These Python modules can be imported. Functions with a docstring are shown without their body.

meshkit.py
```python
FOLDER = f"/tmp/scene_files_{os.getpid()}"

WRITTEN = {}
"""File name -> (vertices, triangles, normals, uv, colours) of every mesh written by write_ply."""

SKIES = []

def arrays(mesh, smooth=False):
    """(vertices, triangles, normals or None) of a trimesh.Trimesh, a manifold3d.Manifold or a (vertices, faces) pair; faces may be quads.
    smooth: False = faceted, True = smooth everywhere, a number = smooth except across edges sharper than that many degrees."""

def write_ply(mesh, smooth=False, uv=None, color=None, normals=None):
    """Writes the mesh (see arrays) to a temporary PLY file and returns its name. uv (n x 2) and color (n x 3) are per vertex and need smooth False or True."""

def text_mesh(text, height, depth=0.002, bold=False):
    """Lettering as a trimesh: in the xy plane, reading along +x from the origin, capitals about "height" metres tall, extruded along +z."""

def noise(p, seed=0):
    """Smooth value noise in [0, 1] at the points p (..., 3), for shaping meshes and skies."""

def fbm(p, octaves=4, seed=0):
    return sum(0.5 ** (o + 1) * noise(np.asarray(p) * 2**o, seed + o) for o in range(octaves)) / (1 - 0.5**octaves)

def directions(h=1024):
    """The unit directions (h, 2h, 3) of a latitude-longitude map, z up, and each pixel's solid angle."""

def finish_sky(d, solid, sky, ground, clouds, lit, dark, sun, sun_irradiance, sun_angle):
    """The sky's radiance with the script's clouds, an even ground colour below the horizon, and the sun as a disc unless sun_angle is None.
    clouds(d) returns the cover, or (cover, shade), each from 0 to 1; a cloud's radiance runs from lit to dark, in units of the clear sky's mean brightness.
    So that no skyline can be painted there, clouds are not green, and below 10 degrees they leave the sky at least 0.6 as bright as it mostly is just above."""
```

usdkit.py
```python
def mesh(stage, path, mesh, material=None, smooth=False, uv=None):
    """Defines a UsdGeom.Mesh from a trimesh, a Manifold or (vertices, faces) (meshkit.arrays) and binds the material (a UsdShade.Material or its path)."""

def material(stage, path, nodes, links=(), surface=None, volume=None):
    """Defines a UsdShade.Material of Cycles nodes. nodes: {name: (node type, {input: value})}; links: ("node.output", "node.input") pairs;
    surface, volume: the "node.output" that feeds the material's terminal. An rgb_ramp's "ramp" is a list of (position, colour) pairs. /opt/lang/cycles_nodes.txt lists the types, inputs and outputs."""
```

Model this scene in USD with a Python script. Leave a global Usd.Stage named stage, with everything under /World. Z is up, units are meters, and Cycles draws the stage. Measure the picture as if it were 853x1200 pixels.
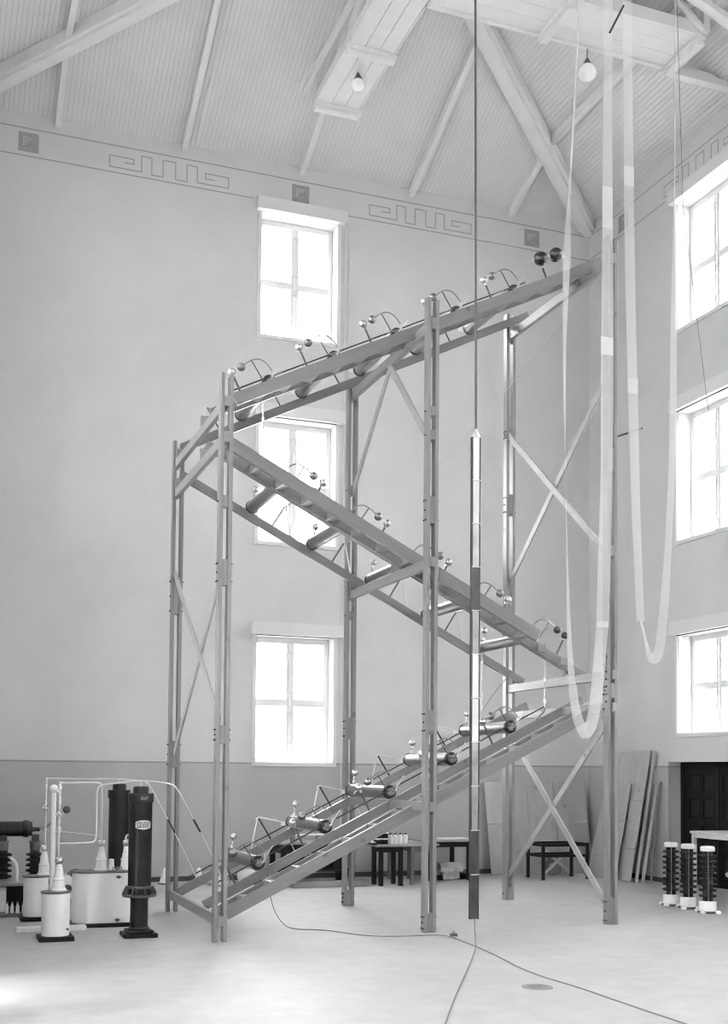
import math, random
import numpy as np
import trimesh
import usdkit, meshkit
from shapely.geometry import Polygon, box as sbox
from pxr import Usd, UsdGeom, UsdLux, UsdShade, Gf, Sdf

random.seed(7)
RNG = np.random.default_rng(7)
stage = Usd.Stage.CreateInMemory()
UsdGeom.SetStageUpAxis(stage, UsdGeom.Tokens.z)
UsdGeom.SetStageMetersPerUnit(stage, 1.0)
UsdGeom.Xform.Define(stage, '/World')
UsdGeom.Scope.Define(stage, '/World/Looks')

# ------------------------------------------------------------------ camera, sky, exposure
W_PX, H_PX, F_PX = 853, 1200, 1348.23
CAM = np.array([-12.5717, -20.5378, 2.0]); YAW, TILT, ROLL = 1.214784, 0.042540, 0.008428
EXPOSURE = 2.93
SKY = 1.0
cam = UsdGeom.Camera.Define(stage, '/World/camera')
_f = np.array([math.cos(YAW) * math.cos(TILT), math.sin(YAW) * math.cos(TILT), math.sin(TILT)])
_r = np.array([math.sin(YAW), -math.cos(YAW), 0.0]); _u = np.cross(_r, _f)
_c, _s = math.cos(ROLL), math.sin(ROLL)
_r, _u = _c * _r + _s * _u, -_s * _r + _c * _u
cam.AddTransformOp().Set(Gf.Matrix4d(*_r, 0, *_u, 0, *(-_f), 0, *CAM, 1))
cam.CreateHorizontalApertureAttr(36.0)
cam.CreateVerticalApertureAttr(36.0 * H_PX / W_PX)
cam.CreateFocalLengthAttr(36.0 * F_PX / W_PX)
cam.CreateVerticalApertureOffsetAttr(36.0 * 246.05 / W_PX)       # a rising front, as on a view camera
cam.CreateClippingRangeAttr(Gf.Vec2f(0.05, 500))
cam.CreateExposureAttr(EXPOSURE)

dome = UsdLux.DomeLight.Define(stage, '/World/sky')               # bright, even overcast
dome.CreateIntensityAttr(SKY)
dome.CreateColorAttr(Gf.Vec3f(1, 1, 1))

# ------------------------------------------------------------------ materials (a black and white world)
LOOK = {}
def g3(v): return (v, v, v)

def mat(name, base, rough=0.6, metal=0.0, spec=0.5, mottle=0.0, mscale=3.0, stretch=None, bump=0.0, bscale=40.0, vary=0.0, rot=(0, 0, 0), coat=0.0):
    nodes = {'p': ('principled_bsdf', {'base_color': g3(base), 'roughness': rough, 'metallic': metal, 'specular_ior_level': spec, 'coat_weight': coat})}
    links = []
    if mottle or bump or vary:
        nodes['g'] = ('geometry', {})
    if mottle:
        nodes['m'] = ('mapping', {'mapping_type': 'point', 'rotation': rot, 'scale': stretch or (1, 1, 1)})
        nodes['n'] = ('noise_texture', {'scale': mscale, 'detail': 5.0, 'roughness': 0.55})
        nodes['r'] = ('map_range', {'from_min': 0.3, 'from_max': 0.7, 'to_min': base * (1 - mottle), 'to_max': base * (1 + mottle), 'clamp': True})
        nodes['cc'] = ('combine_color', {})
        links += [('g.position', 'm.vector'), ('m.vector', 'n.vector'), ('n.fac', 'r.value')]
        last = 'r.result'
        if vary:
            nodes['oi'] = ('object_info', {})
            nodes['vr'] = ('map_range', {'from_min': 0.0, 'from_max': 1.0, 'to_min': 1 - vary, 'to_max': 1 + vary})
            nodes['mu'] = ('math', {'math_type': 'multiply'})
            links += [('oi.random', 'vr.value'), ('r.result', 'mu.value1'), ('vr.result', 'mu.value2')]
            last = 'mu.value'
        links += [(last, 'cc.r'), (last, 'cc.g'), (last, 'cc.b'), ('cc.color', 'p.base_color')]
    if bump:
        nodes['bn'] = ('noise_texture', {'scale': bscale, 'detail': 3.0})
        nodes['b'] = ('bump', {'strength': bump, 'distance': 0.01})
        links += [('g.position', 'bn.vector'), ('bn.fac', 'b.height'), ('b.normal', 'p.normal')]
    LOOK[name] = usdkit.material(stage, '/World/Looks/' + name, nodes, links, surface='p.BSDF')
    return LOOK[name]

def wood(name, base, rot, axis_stretch, contrast=0.22, vary=0.10, gloss=0.6):
    """Planed pine: long grain along one axis, a few dark knots."""
    nodes = {
        'g': ('geometry', {}),
        'm0': ('mapping', {'mapping_type': 'point', 'rotation': rot}),
        'm': ('mapping', {'mapping_type': 'point', 'scale': axis_stretch}),
        'n': ('noise_texture', {'scale': 1.0, 'detail': 6.0, 'roughness': 0.6}),
        'r': ('map_range', {'from_min': 0.3, 'from_max': 0.7, 'to_min': base * (1 - contrast), 'to_max': base * (1 + contrast), 'clamp': True}),
        'v': ('voronoi_texture', {'scale': 2.3}),
        'k': ('map_range', {'from_min': 0.05, 'from_max': 0.12, 'to_min': 0.55, 'to_max': 1.0, 'clamp': True}),
        'oi': ('object_info', {}),
        'vr': ('map_range', {'from_min': 0.0, 'from_max': 1.0, 'to_min': 1 - vary, 'to_max': 1 + vary}),
        'mu': ('math', {'math_type': 'multiply'}), 'm2': ('math', {'math_type': 'multiply'}),
        'cc': ('combine_color', {}),
        'p': ('principled_bsdf', {'roughness': 0.5, 'specular_ior_level': 0.5, 'coat_weight': gloss, 'coat_roughness': 0.3}),
    }
    links = [('g.position', 'm0.vector'), ('m0.vector', 'm.vector'), ('m.vector', 'n.vector'), ('n.fac', 'r.value'), ('g.position', 'v.vector'), ('v.distance', 'k.value'),
             ('oi.random', 'vr.value'), ('r.result', 'mu.value1'), ('vr.result', 'mu.value2'), ('mu.value', 'm2.value1'), ('k.result', 'm2.value2'),
             ('m2.value', 'cc.r'), ('m2.value', 'cc.g'), ('m2.value', 'cc.b'), ('cc.color', 'p.base_color')]
    LOOK[name] = usdkit.material(stage, '/World/Looks/' + name, nodes, links, surface='p.BSDF')

SLOPE = 0.4636
wood('pine_upright', 0.20, (0, 0, 0), (17, 17, 0.9), 0.13)
wood('pine_rising', 0.19, (0, SLOPE, 0), (0.9, 17, 17), 0.13)
wood('pine_falling', 0.19, (0, -SLOPE, 0), (0.9, 17, 17), 0.13)
wood('pine_cross', 0.25, (0, 0, 0), (17, 0.9, 17), 0.12)
wood('pine_brace', 0.32, (0, 0, 0), (6, 6, 6), 0.09)
wood('plywood', 0.42, (0, 0, 0), (6, 6, 0.9), 0.12, 0.06)
wood('table_pale', 0.6, (0, 0, 0), (2, 20, 20), 0.08)
wood('table_grey', 0.27, (0, 0, 0), (2, 20, 20), 0.12)

WALL, DADO, LINE_Z = 0.60, 0.44, 2.125
def wall_paint(name):
    """Distemper, a darker dado below a thin painted line, faint blotches."""
    nodes = {
        'g': ('geometry', {}), 's': ('separate_xyz', {}),
        'st': ('math', {'math_type': 'greater_than', 'value2': LINE_Z + 0.012}),
        'ln': ('math', {'math_type': 'compare', 'value2': LINE_Z, 'value3': 0.014}),
        'n': ('noise_texture', {'scale': 1.1, 'detail': 7.0, 'roughness': 0.65}),
        'r': ('map_range', {'from_min': 0.3, 'from_max': 0.7, 'to_min': 0.955, 'to_max': 1.03, 'clamp': True}),
        'b': ('mix_float', {'a': DADO, 'b': WALL}),
        'l2': ('mix_float', {'b': 0.3}),
        'mu': ('math', {'math_type': 'multiply'}), 'cc': ('combine_color', {}),
        'bn': ('noise_texture', {'scale': 35.0, 'detail': 4.0}), 'bp': ('bump', {'strength': 0.12, 'distance': 0.01}),
        'p': ('principled_bsdf', {'roughness': 0.85, 'specular_ior_level': 0.25}),
    }
    links = [('g.position', 's.vector'), ('s.z', 'st.value1'), ('s.z', 'ln.value1'), ('st.value', 'b.fac'), ('b.result', 'l2.a'), ('ln.value', 'l2.fac'),
             ('g.position', 'n.vector'), ('n.fac', 'r.value'), ('l2.result', 'mu.value1'), ('r.result', 'mu.value2'),
             ('mu.value', 'cc.r'), ('mu.value', 'cc.g'), ('mu.value', 'cc.b'), ('cc.color', 'p.base_color'),
             ('g.position', 'bn.vector'), ('bn.fac', 'bp.height'), ('bp.normal', 'p.normal')]
    LOOK[name] = usdkit.material(stage, '/World/Looks/' + name, nodes, links, surface='p.BSDF')
wall_paint('wall_paint')

def floor_mat():
    nodes = {
        'g': ('geometry', {}), 'm': ('mapping', {'mapping_type': 'point', 'scale': (1, 1, 1)}),
        'n': ('noise_texture', {'scale': 0.7, 'detail': 8.0, 'roughness': 0.62}),
        'r': ('map_range', {'from_min': 0.3, 'from_max': 0.7, 'to_min': 0.41, 'to_max': 0.50, 'clamp': True}),
        'n2': ('noise_texture', {'scale': 3.5, 'detail': 5.0, 'roughness': 0.6}),
        'r2': ('map_range', {'from_min': 0.3, 'from_max': 0.7, 'to_min': 0.91, 'to_max': 1.06, 'clamp': True}),
        'mu': ('math', {'math_type': 'multiply'}), 'cc': ('combine_color', {}),
        'rr': ('map_range', {'from_min': 0.3, 'from_max': 0.7, 'to_min': 0.46, 'to_max': 0.60, 'clamp': True}),
        'p': ('principled_bsdf', {'specular_ior_level': 0.5}),
    }
    links = [('g.position', 'm.vector'), ('m.vector', 'n.vector'), ('m.vector', 'n2.vector'), ('n.fac', 'r.value'), ('n2.fac', 'r2.value'),
             ('r.result', 'mu.value1'), ('r2.result', 'mu.value2'), ('mu.value', 'cc.r'), ('mu.value', 'cc.g'), ('mu.value', 'cc.b'),
             ('cc.color', 'p.base_color'), ('n.fac', 'rr.value'), ('rr.result', 'p.roughness')]
    LOOK['concrete'] = usdkit.material(stage, '/World/Looks/concrete', nodes, links, surface='p.BSDF')
floor_mat()
LOOK['glass'] = usdkit.material(stage, '/World/Looks/glass', {'t': ('transparent_bsdf', {'color': g3(0.97)}),
    'gl': ('glossy_bsdf', {'color': g3(1.0), 'roughness': 0.02}), 'x': ('mix_closure', {'fac': 0.05})},
    [('t.BSDF', 'x.closure1'), ('gl.BSDF', 'x.closure2')], surface='x.closure')
LOOK['gauze'] = usdkit.material(stage, '/World/Looks/gauze', {'d': ('diffuse_bsdf', {'color': g3(0.85)}), 't': ('translucent_bsdf', {'color': g3(0.85)}),
    'c': ('transparent_bsdf', {'color': g3(1.0)}), 'a': ('mix_closure', {'fac': 0.35}), 'x': ('mix_closure', {'fac': 0.76})},
    [('d.BSDF', 'a.closure1'), ('t.BSDF', 'a.closure2'), ('a.closure', 'x.closure1'), ('c.BSDF', 'x.closure2')], surface='x.closure')
LOOK['gauze_seam'] = usdkit.material(stage, '/World/Looks/gauze_seam', {'d': ('diffuse_bsdf', {'color': g3(0.88)}), 't': ('translucent_bsdf', {'color': g3(0.88)}),
    'c': ('transparent_bsdf', {'color': g3(1.0)}), 'a': ('mix_closure', {'fac': 0.35}), 'x': ('mix_closure', {'fac': 0.55})},
    [('d.BSDF', 'a.closure1'), ('t.BSDF', 'a.closure2'), ('a.closure', 'x.closure1'), ('c.BSDF', 'x.closure2')], surface='x.closure')
mat('ceiling_board', 0.68, 0.8, spec=0.25, mottle=0.03, mscale=2.0)
mat('ceiling_dark', 0.45, 0.9)
mat('ceiling_timber', 0.74, 0.7, spec=0.3, mottle=0.03, mscale=3.0)
mat('window_paint', 0.74, 0.6, spec=0.2)
mat('lintel_paint', 0.66, 0.7)
mat('frieze_paint', 0.34, 0.9)
mat('frieze_dark', 0.31, 0.9, mottle=0.15, mscale=14.0)
mat('frieze_pale', 0.46, 0.9)
mat('door_black', 0.008, 0.5, spec=0.15)
mat('door_panel', 0.013, 0.4, spec=0.2)
mat('base_dark', 0.07, 0.6)
mat('chrome', 0.66, 0.10, metal=1.0)
mat('bronze', 0.30, 0.25, metal=1.0)
mat('bronze_dark', 0.11, 0.22, metal=1.0)
mat('tin', 0.33, 0.36, metal=1.0, mottle=0.10, mscale=6.0, vary=0.12)
mat('tin_dull', 0.34, 0.55, metal=0.4, mottle=0.1, mscale=5.0)
mat('tube_metal', 0.74, 0.32, metal=0.5)
mat('tube_dull', 0.30, 0.35, metal=1.0)
mat('ebonite', 0.03, 0.35)
mat('ebonite_gloss', 0.010, 0.22, spec=0.4, mottle=0.5, mscale=4.0)
mat('black_rod', 0.035, 0.4)
mat('grey_rod', 0.10, 0.5)
mat('black_wood', 0.012, 0.45, spec=0.2)
mat('grey_wood', 0.16, 0.5)
mat('enamel', 0.86, 0.30, mottle=0.02, mscale=3.0)
mat('porcelain', 0.84, 0.18, coat=0.3)
mat('tank_rim', 0.16, 0.4, metal=0.5)
mat('dark_base', 0.015, 0.5, spec=0.2)
mat('iron', 0.10, 0.40, metal=0.5)
mat('bolt', 0.03, 0.5, metal=0.5)
mat('badge', 0.55, 0.45, mottle=0.1, mscale=60.0)
mat('badge_ink', 0.03, 0.5)
mat('rim_ink', 0.25, 0.5)
mat('sheet_metal', 0.80, 0.28, metal=0.55, mottle=0.12, mscale=5.0, stretch=(1, 1, 0.4), vary=0.12)
mat('sheet_dark', 0.09, 0.25, metal=0.6, mottle=0.25, mscale=6.0)
mat('sheet_mid', 0.45, 0.25, metal=0.7, mottle=0.2, mscale=5.0)
mat('cord', 0.20, 0.7)
mat('cord_pale', 0.6, 0.7)
mat('paper', 0.8, 0.8)
mat('card', 0.45, 0.8, mottle=0.25, mscale=9.0)
mat('milk_glass', 0.86, 0.12, coat=0.5)
mat('ground', 0.30, 0.9)
mat('drain', 0.26, 0.7)
mat('drain_slot', 0.18, 0.7)
mat('rope', 0.62, 0.8)

# ------------------------------------------------------------------ mesh helpers
def chamfer_box(sx, sy, sz, b=None):
    b = min(0.004, 0.2 * min(sx, sy, sz)) if b is None else b
    x, y, z = sx / 2, sy / 2, sz / 2
    pts = []
    for i in (-1, 1):
        for j in (-1, 1):
            for k in (-1, 1):
                pts += [(i * x, j * (y - b), k * (z - b)), (i * (x - b), j * y, k * (z - b)), (i * (x - b), j * (y - b), k * z)]
    return trimesh.convex.convex_hull(np.array(pts))

def plain_box(sx, sy, sz): return trimesh.creation.box((sx, sy, sz))

class MB:
    """Collects shapes that become one mesh."""
    def __init__(self): self.ms = []
    def add(self, m):
        self.ms.append(m); return self
    def box(self, x0, x1, y0, y1, z0, z1, b=None):
        m = chamfer_box(x1 - x0, y1 - y0, z1 - z0, b); m.apply_translation(((x0 + x1) / 2, (y0 + y1) / 2, (z0 + z1) / 2)); return self.add(m)
    def bar(self, p, q, w, h, up=(0, 0, 1), b=None):
        return self.add(bar(p, q, w, h, up, b))
    def tube(self, pts, r, sides=10): return self.add(tube(pts, r, sides))
    def lathe(self, prof, seg=24, at=(0, 0, 0), axis='z'): return self.add(lathe(prof, seg, at, axis))
    def ball(self, c, r, sub=3): return self.add(ball(c, r, sub))
    def mesh(self): return trimesh.util.concatenate(self.ms) if len(self.ms) > 1 else self.ms[0]

def bar(p, q, w, h, up=(0, 0, 1), b=None):
    p, q = np.array(p, float), np.array(q, float)
    d = q - p; L = np.linalg.norm(d); x = d / L
    y = np.cross(up, x); y /= np.linalg.norm(y); z = np.cross(x, y)
    m = chamfer_box(L, w, h, b)
    T = np.eye(4); T[:3, 0], T[:3, 1], T[:3, 2], T[:3, 3] = x, y, z, (p + q) / 2
    m.apply_transform(T); return m

def tube(pts, r, sides=10):
    p = np.asarray(pts, float)
    r = np.broadcast_to(np.asarray(r, float), (len(p),))
    t = np.gradient(p, axis=0); t /= np.linalg.norm(t, axis=1, keepdims=True) + 1e-12
    n = np.cross(t[0], (0, 0, 1.0) if abs(t[0][2]) < 0.9 else (1.0, 0, 0)); n /= np.linalg.norm(n)
    ns = [n]
    for i in range(1, len(p)):
        n = ns[-1] - t[i] * (ns[-1] @ t[i]); ns.append(n / np.linalg.norm(n))
    ns = np.array(ns); bs = np.cross(t, ns)
    a = np.arange(sides) * 2 * math.pi / sides
    v = p[:, None] + r[:, None, None] * (np.cos(a)[None, :, None] * ns[:, None] + np.sin(a)[None, :, None] * bs[:, None])
    k = len(p); v = np.vstack([v.reshape(-1, 3), p[:1], p[-1:]])
    f = []
    for i in range(k - 1):
        for j in range(sides):
            A, B = i * sides + j, i * sides + (j + 1) % sides
            f += [(A, B, B + sides), (A, B + sides, A + sides)]
    for j in range(sides):
        f += [(k * sides, (j + 1) % sides, j), (k * sides + 1, (k - 1) * sides + j, (k - 1) * sides + (j + 1) % sides)]
    return trimesh.Trimesh(v, f, process=False)

def smooth_path(pts, n=3):
    p = np.asarray(pts, float)
    for _ in range(n):
        a, b = p[:-1] * 0.75 + p[1:] * 0.25, p[:-1] * 0.25 + p[1:] * 0.75
        p = np.vstack([p[:1], np.stack([a, b], 1).reshape(-1, 3), p[-1:]])
    return p

def lathe(prof, seg=24, at=(0, 0, 0), axis='z'):
    """Turns an open profile of (radius, height) pairs; ends on the axis are closed by discs."""
    pr = [tuple(x) for x in prof]
    if pr[0][0] > 0: pr = [(0, pr[0][1])] + pr
    if pr[-1][0] > 0: pr = pr + [(0, pr[-1][1])]
    v, f, rows = [], [], []
    for r, z in pr:
        if r == 0:
            rows.append([len(v)]); v.append((0, 0, z))
        else:
            rows.append(list(range(len(v), len(v) + seg)))
            v += [(r * math.cos(2 * math.pi * j / seg), r * math.sin(2 * math.pi * j / seg), z) for j in range(seg)]
    for a, b in zip(rows[:-1], rows[1:]):
        for j in range(seg):
            k = (j + 1) % seg
            if len(a) == 1 and len(b) == 1: continue
            if len(a) == 1: f.append((a[0], b[k], b[j]))
            elif len(b) == 1: f.append((a[j], a[k], b[0]))
            else: f += [(a[j], a[k], b[k]), (a[j], b[k], b[j])]
    m = trimesh.Trimesh(np.array(v, float), f, process=False)
    if axis == 'y': m.apply_transform(trimesh.transformations.rotation_matrix(-math.pi / 2, (1, 0, 0)))
    if axis == 'x': m.apply_transform(trimesh.transformations.rotation_matrix(math.pi / 2, (0, 1, 0)))
    m.apply_translation(at); return m

def ball(c, r, sub=3):
    m = trimesh.creation.icosphere(sub, r); m.apply_translation(c); return m

def extrude(poly, h):
    """A shapely polygon pulled up by h along z."""
    parts = [trimesh.creation.extrude_polygon(g, h, engine='earcut') for g in getattr(poly, 'geoms', [poly])]
    return trimesh.util.concatenate(parts) if len(parts) > 1 else parts[0]

def xz(m, y0):
    """Turns an extrusion made in the xy plane so that its plan is x,z and its thickness runs +y from y0."""
    m = m.copy(); v = np.array(m.vertices); v = np.stack([v[:, 0], y0 + v[:, 2], v[:, 1]], 1)
    return trimesh.Trimesh(v, np.array(m.faces)[:, ::-1], process=False)

def yz(m, x0):
    """Plan y,z; thickness runs +x from x0."""
    v = np.array(m.vertices); v = np.stack([x0 + v[:, 2], v[:, 0], v[:, 1]], 1)
    return trimesh.Trimesh(v, np.array(m.faces), process=False)

# ------------------------------------------------------------------ scene tree helpers
COUNT = {}
def numbered(parent, name):
    k = (parent, name); n = COUNT.get(k, 0); COUNT[k] = n + 1
    return f'{parent}/{name}' if n == 0 else f'{parent}/{name}_{n:03d}'

def tag(p, label=None, cat=None, group=None, kind=None):
    p = p.GetPrim() if hasattr(p, 'GetPrim') else p
    for k, v in (('label', label), ('category', cat), ('group', group), ('kind', kind)):
        if v: p.SetCustomDataByKey(k, v)
    return p

def path_of(parent):
    return '/World' if parent is None else str(parent.GetPath())

def obj(name, mesh, look, parent=None, label=None, cat=None, group=None, kind=None, smooth=35):
    if isinstance(mesh, MB): mesh = mesh.mesh()
    m = usdkit.mesh(stage, numbered(path_of(parent), name), mesh, LOOK[look], smooth=smooth)
    return tag(m, label, cat, group, kind)

def xform(name, parent=None, loc=(0, 0, 0), rot=(0, 0, 0), label=None, cat=None, group=None, kind=None):
    x = UsdGeom.Xform.Define(stage, numbered(path_of(parent), name))
    x.AddTranslateOp().Set(Gf.Vec3d(*map(float, loc)))
    if any(rot): x.AddRotateXYZOp().Set(Gf.Vec3f(*map(float, rot)))
    return tag(x, label, cat, group, kind)

def copy_of(src, name, loc, rot=(0, 0, 0), label=None, cat=None, group=None, kind=None):
    x = UsdGeom.Xform.Define(stage, numbered('/World', name)); p = x.GetPrim()
    p.GetReferences().AddInternalReference(src.GetPath()); p.SetInstanceable(True)
    x.ClearXformOpOrder()
    x.GetPrim().CreateAttribute('xformOp:translate', Sdf.ValueTypeNames.Double3).Set(Gf.Vec3d(*map(float, loc)))
    if p.HasAttribute('xformOp:rotateXYZ') or any(rot):
        p.CreateAttribute('xformOp:rotateXYZ', Sdf.ValueTypeNames.Float3).Set(Gf.Vec3f(*map(float, rot)))
        order = ['xformOp:translate', 'xformOp:rotateXYZ']
    else:
        order = ['xformOp:translate']
    p.GetAttribute('xformOpOrder').Set(order)
    return tag(p, label, cat, group, kind)

# ================================================================== THE ROOM
RX, RD = 12.62, 27.0                       # width along x (from -RX to 0), depth along y (from 0 to -RD)
ZJ = 13.46                                 # where ceiling boards meet the walls
SA, SB = 0.46, 0.36                        # ceiling pitch at the end wall and at the side walls
RIDGE = RX / 2
WT = 0.60                                  # wall thickness

obj('floor', MB().add(trimesh.creation.box(bounds=[(-RX - 6, -RD, -0.2), (0.75, 0.65, 0.0)])), 'concrete', label='pale polished concrete floor of the hall', kind='structure', smooth=False)
obj('ground', MB().add(trimesh.creation.box(bounds=[(-80, -90, -0.6), (70, 70, -0.21)])), 'ground', label='open ground outside the hall', kind='structure', smooth=False)

WIN_A = [(2.14, 4.50), (6.245, 8.59), (10.145, 12.48)]
WIN_B = [(2.72, 4.50), (6.22, 8.60), (10.12, 12.48)]
AX = (-7.07, -5.56)
BY = [(-4.56, -3.03), (-8.9, -7.37), (-13.2, -11.67), (-17.5, -15.97), (-21.8, -20.27)]
DOOR_Y = (-4.85, -2.73); DOOR_Z = 2.21

polyA = Polygon([(-RX - WT, 0), (WT, 0), (WT, ZJ + 0.3), (-RX - WT, ZJ + 0.3)])
for z0, z1 in WIN_A: polyA = polyA.difference(sbox(AX[0], z0, AX[1], z1))
wallA = xform('wall_back', label='pale end wall with a painted frieze and one column of windows', kind='structure')
obj('plaster', xz(extrude(polyA, WT), 0.0), 'wall_paint', wallA, smooth=False)

polyB = Polygon([(-RD, 0), (0, 0), (0, ZJ + 0.3), (-RD, ZJ + 0.3)])
for y0, y1 in BY:
    for z0, z1 in WIN_B: polyB = polyB.difference(sbox(y0, z0, y1, z1))
polyC = Polygon([(-RD, 0), (0, 0), (0, ZJ + 0.3), (-RD, ZJ + 0.3)])
for y0, y1 in BY[:2]:
    for z0, z1 in WIN_B: polyC = polyC.difference(sbox(y0, z0, y1, z1))
polyB = polyB.difference(sbox(DOOR_Y[0], -1, DOOR_Y[1], DOOR_Z))
polyC = polyC.difference(sbox(-22.4, -1, -11.2, 9.6)).difference(sbox(-10.1, -1, -9.0, 1.3))
wallB = xform('wall_right', label='pale right wall with windows above a black door', kind='structure')
obj('plaster', yz(extrude(polyB, WT), 0.0), 'wall_paint', wallB, smooth=False)
obj('wall_left', yz(extrude(polyC, WT), -RX - WT), 'wall_paint', label='pale left wall with windows, outside the picture', kind='structure', smooth=False)
ax0, ax1 = -RX - WT - 3.2, -RX - WT                 # a side aisle beyond the tall opening in the left wall, where the camera stands at its mouth
aisle = sbox(-23.0, 0, -10.6, 10.3)
for y_ in (-12.6, -15.6, -18.6, -21.2):
    for z0, z1 in ((2.7, 5.0), (6.2, 8.6)): aisle = aisle.difference(sbox(y_ - 0.75, z0, y_ + 0.75, z1))
obj('wall_aisle', MB().add(yz(extrude(aisle, 0.3), ax0 - 0.3)).add(plain_box(3.2, 0.3, 10.3).apply_translation(((ax0 + ax1) / 2, -10.75, 5.15)))
    .add(plain_box(3.2, 0.3, 10.3).apply_translation(((ax0 + ax1) / 2, -22.85, 5.15))).add(plain_box(3.5, 12.4, 0.3).apply_translation(((ax0 + ax1) / 2 - 0.15, -16.8, 10.45))),
    'wall_paint', label='plain pale walls of the side aisle beside the camera', kind='structure', smooth=False)
front_holes = sbox(-99, -99, -98, -98)
for x_ in (-6.3,):
    for z0, z1 in WIN_A: front_holes = front_holes.union(sbox(x_ - 0.76, z0, x_ + 0.76, z1))
obj('wall_front', xz(extrude(Polygon([(-RX - WT, 0), (WT, 0), (WT, ZJ + 0.3), (-RX - WT, ZJ + 0.3)]).union(sbox(-RX + 0.3, ZJ, -0.3, 16.0)).difference(front_holes), 0.3), -RD - 0.3), 'wall_paint', label='pale wall behind the camera', kind='structure', smooth=False)

# painted frieze: two lines, meanders and squares, each a skin of paint 2 mm thick
FZ0, FZ1 = 12.70, 13.193
def paint_a(poly): return xz(extrude(poly, 0.002), -0.002)
def paint_b(poly): return yz(extrude(poly, 0.002), -0.002)
def stroke(pts, w):
    from shapely.geometry import LineString
    return LineString(pts).buffer(w / 2, cap_style=2, join_style=2)
def meander():
    """Half a metre tall key pattern, centred on 0, with spiral ends."""
    t, b, L = 0.115, -0.115, 1.09
    return [(-0.83, -0.035), (-0.66, -0.035), (-0.66, 0.055), (-L, 0.055), (-L, -0.15), (-0.52, -0.15), (-0.52, 0.145), (-0.335, 0.145), (-0.335, -0.17), (-0.13, -0.17),
            (-0.13, 0.145), (0.10, 0.145), (0.10, -0.17), (0.31, -0.17), (0.31, 0.145), (0.50, 0.145), (0.50, -0.15), (L, -0.15), (L, 0.05), (0.66, 0.05), (0.66, -0.05), (0.83, -0.05)]
def square_orn(parent, to3, cx, cz):
    obj('frieze_square', to3(sbox(cx - 0.172, cz - 0.172, cx + 0.172, cz + 0.172)), 'frieze_dark', parent, smooth=False)
    sh = stroke([(cx - 0.085, cz - 0.075), (cx - 0.085, cz + 0.085), (cx + 0.075, cz + 0.085)], 0.022).union(
        stroke([(cx - 0.045, cz - 0.04), (cx - 0.045, cz + 0.045), (cx + 0.04, cz + 0.045)], 0.02))
    m = to3(sh); m.apply_translation((0, -0.0015, 0) if to3 is paint_a else (-0.0015, 0, 0))
    obj('frieze_chevron', m, 'frieze_pale', parent, smooth=False)
for par, to3, a, b in ((wallA, paint_a, -RX, 0.0), (wallB, paint_b, -RD, 0.0)):
    for z in (FZ0, FZ1):
        p = sbox(a, z - 0.011, b, z + 0.011)
        if z == FZ0:
            for q0, q1 in ([(-7.24, -5.40)] if par is wallA else [(y0 - 0.1, y1 + 0.33) for y0, y1 in BY]): p = p.difference(sbox(q0, z - 0.1, q1, z + 0.1))
        obj('frieze_line', to3(p), 'frieze_paint', par, smooth=False)
ZM = 12.945
for cx in (-8.8, -3.82):
    obj('meander', paint_a(stroke([(x + cx, z + ZM) for x, z in meander()], 0.021)), 'frieze_paint', wallA, smooth=False)
for cx in (-11.29, -6.31, -1.35): square_orn(wallA, paint_a, cx, ZM)
for cy in (-3.74, -8.72): obj('meander', paint_b(stroke([(-y + cy, z + ZM) for y, z in meander()], 0.021)), 'frieze_paint', wallB, smooth=False)
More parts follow.
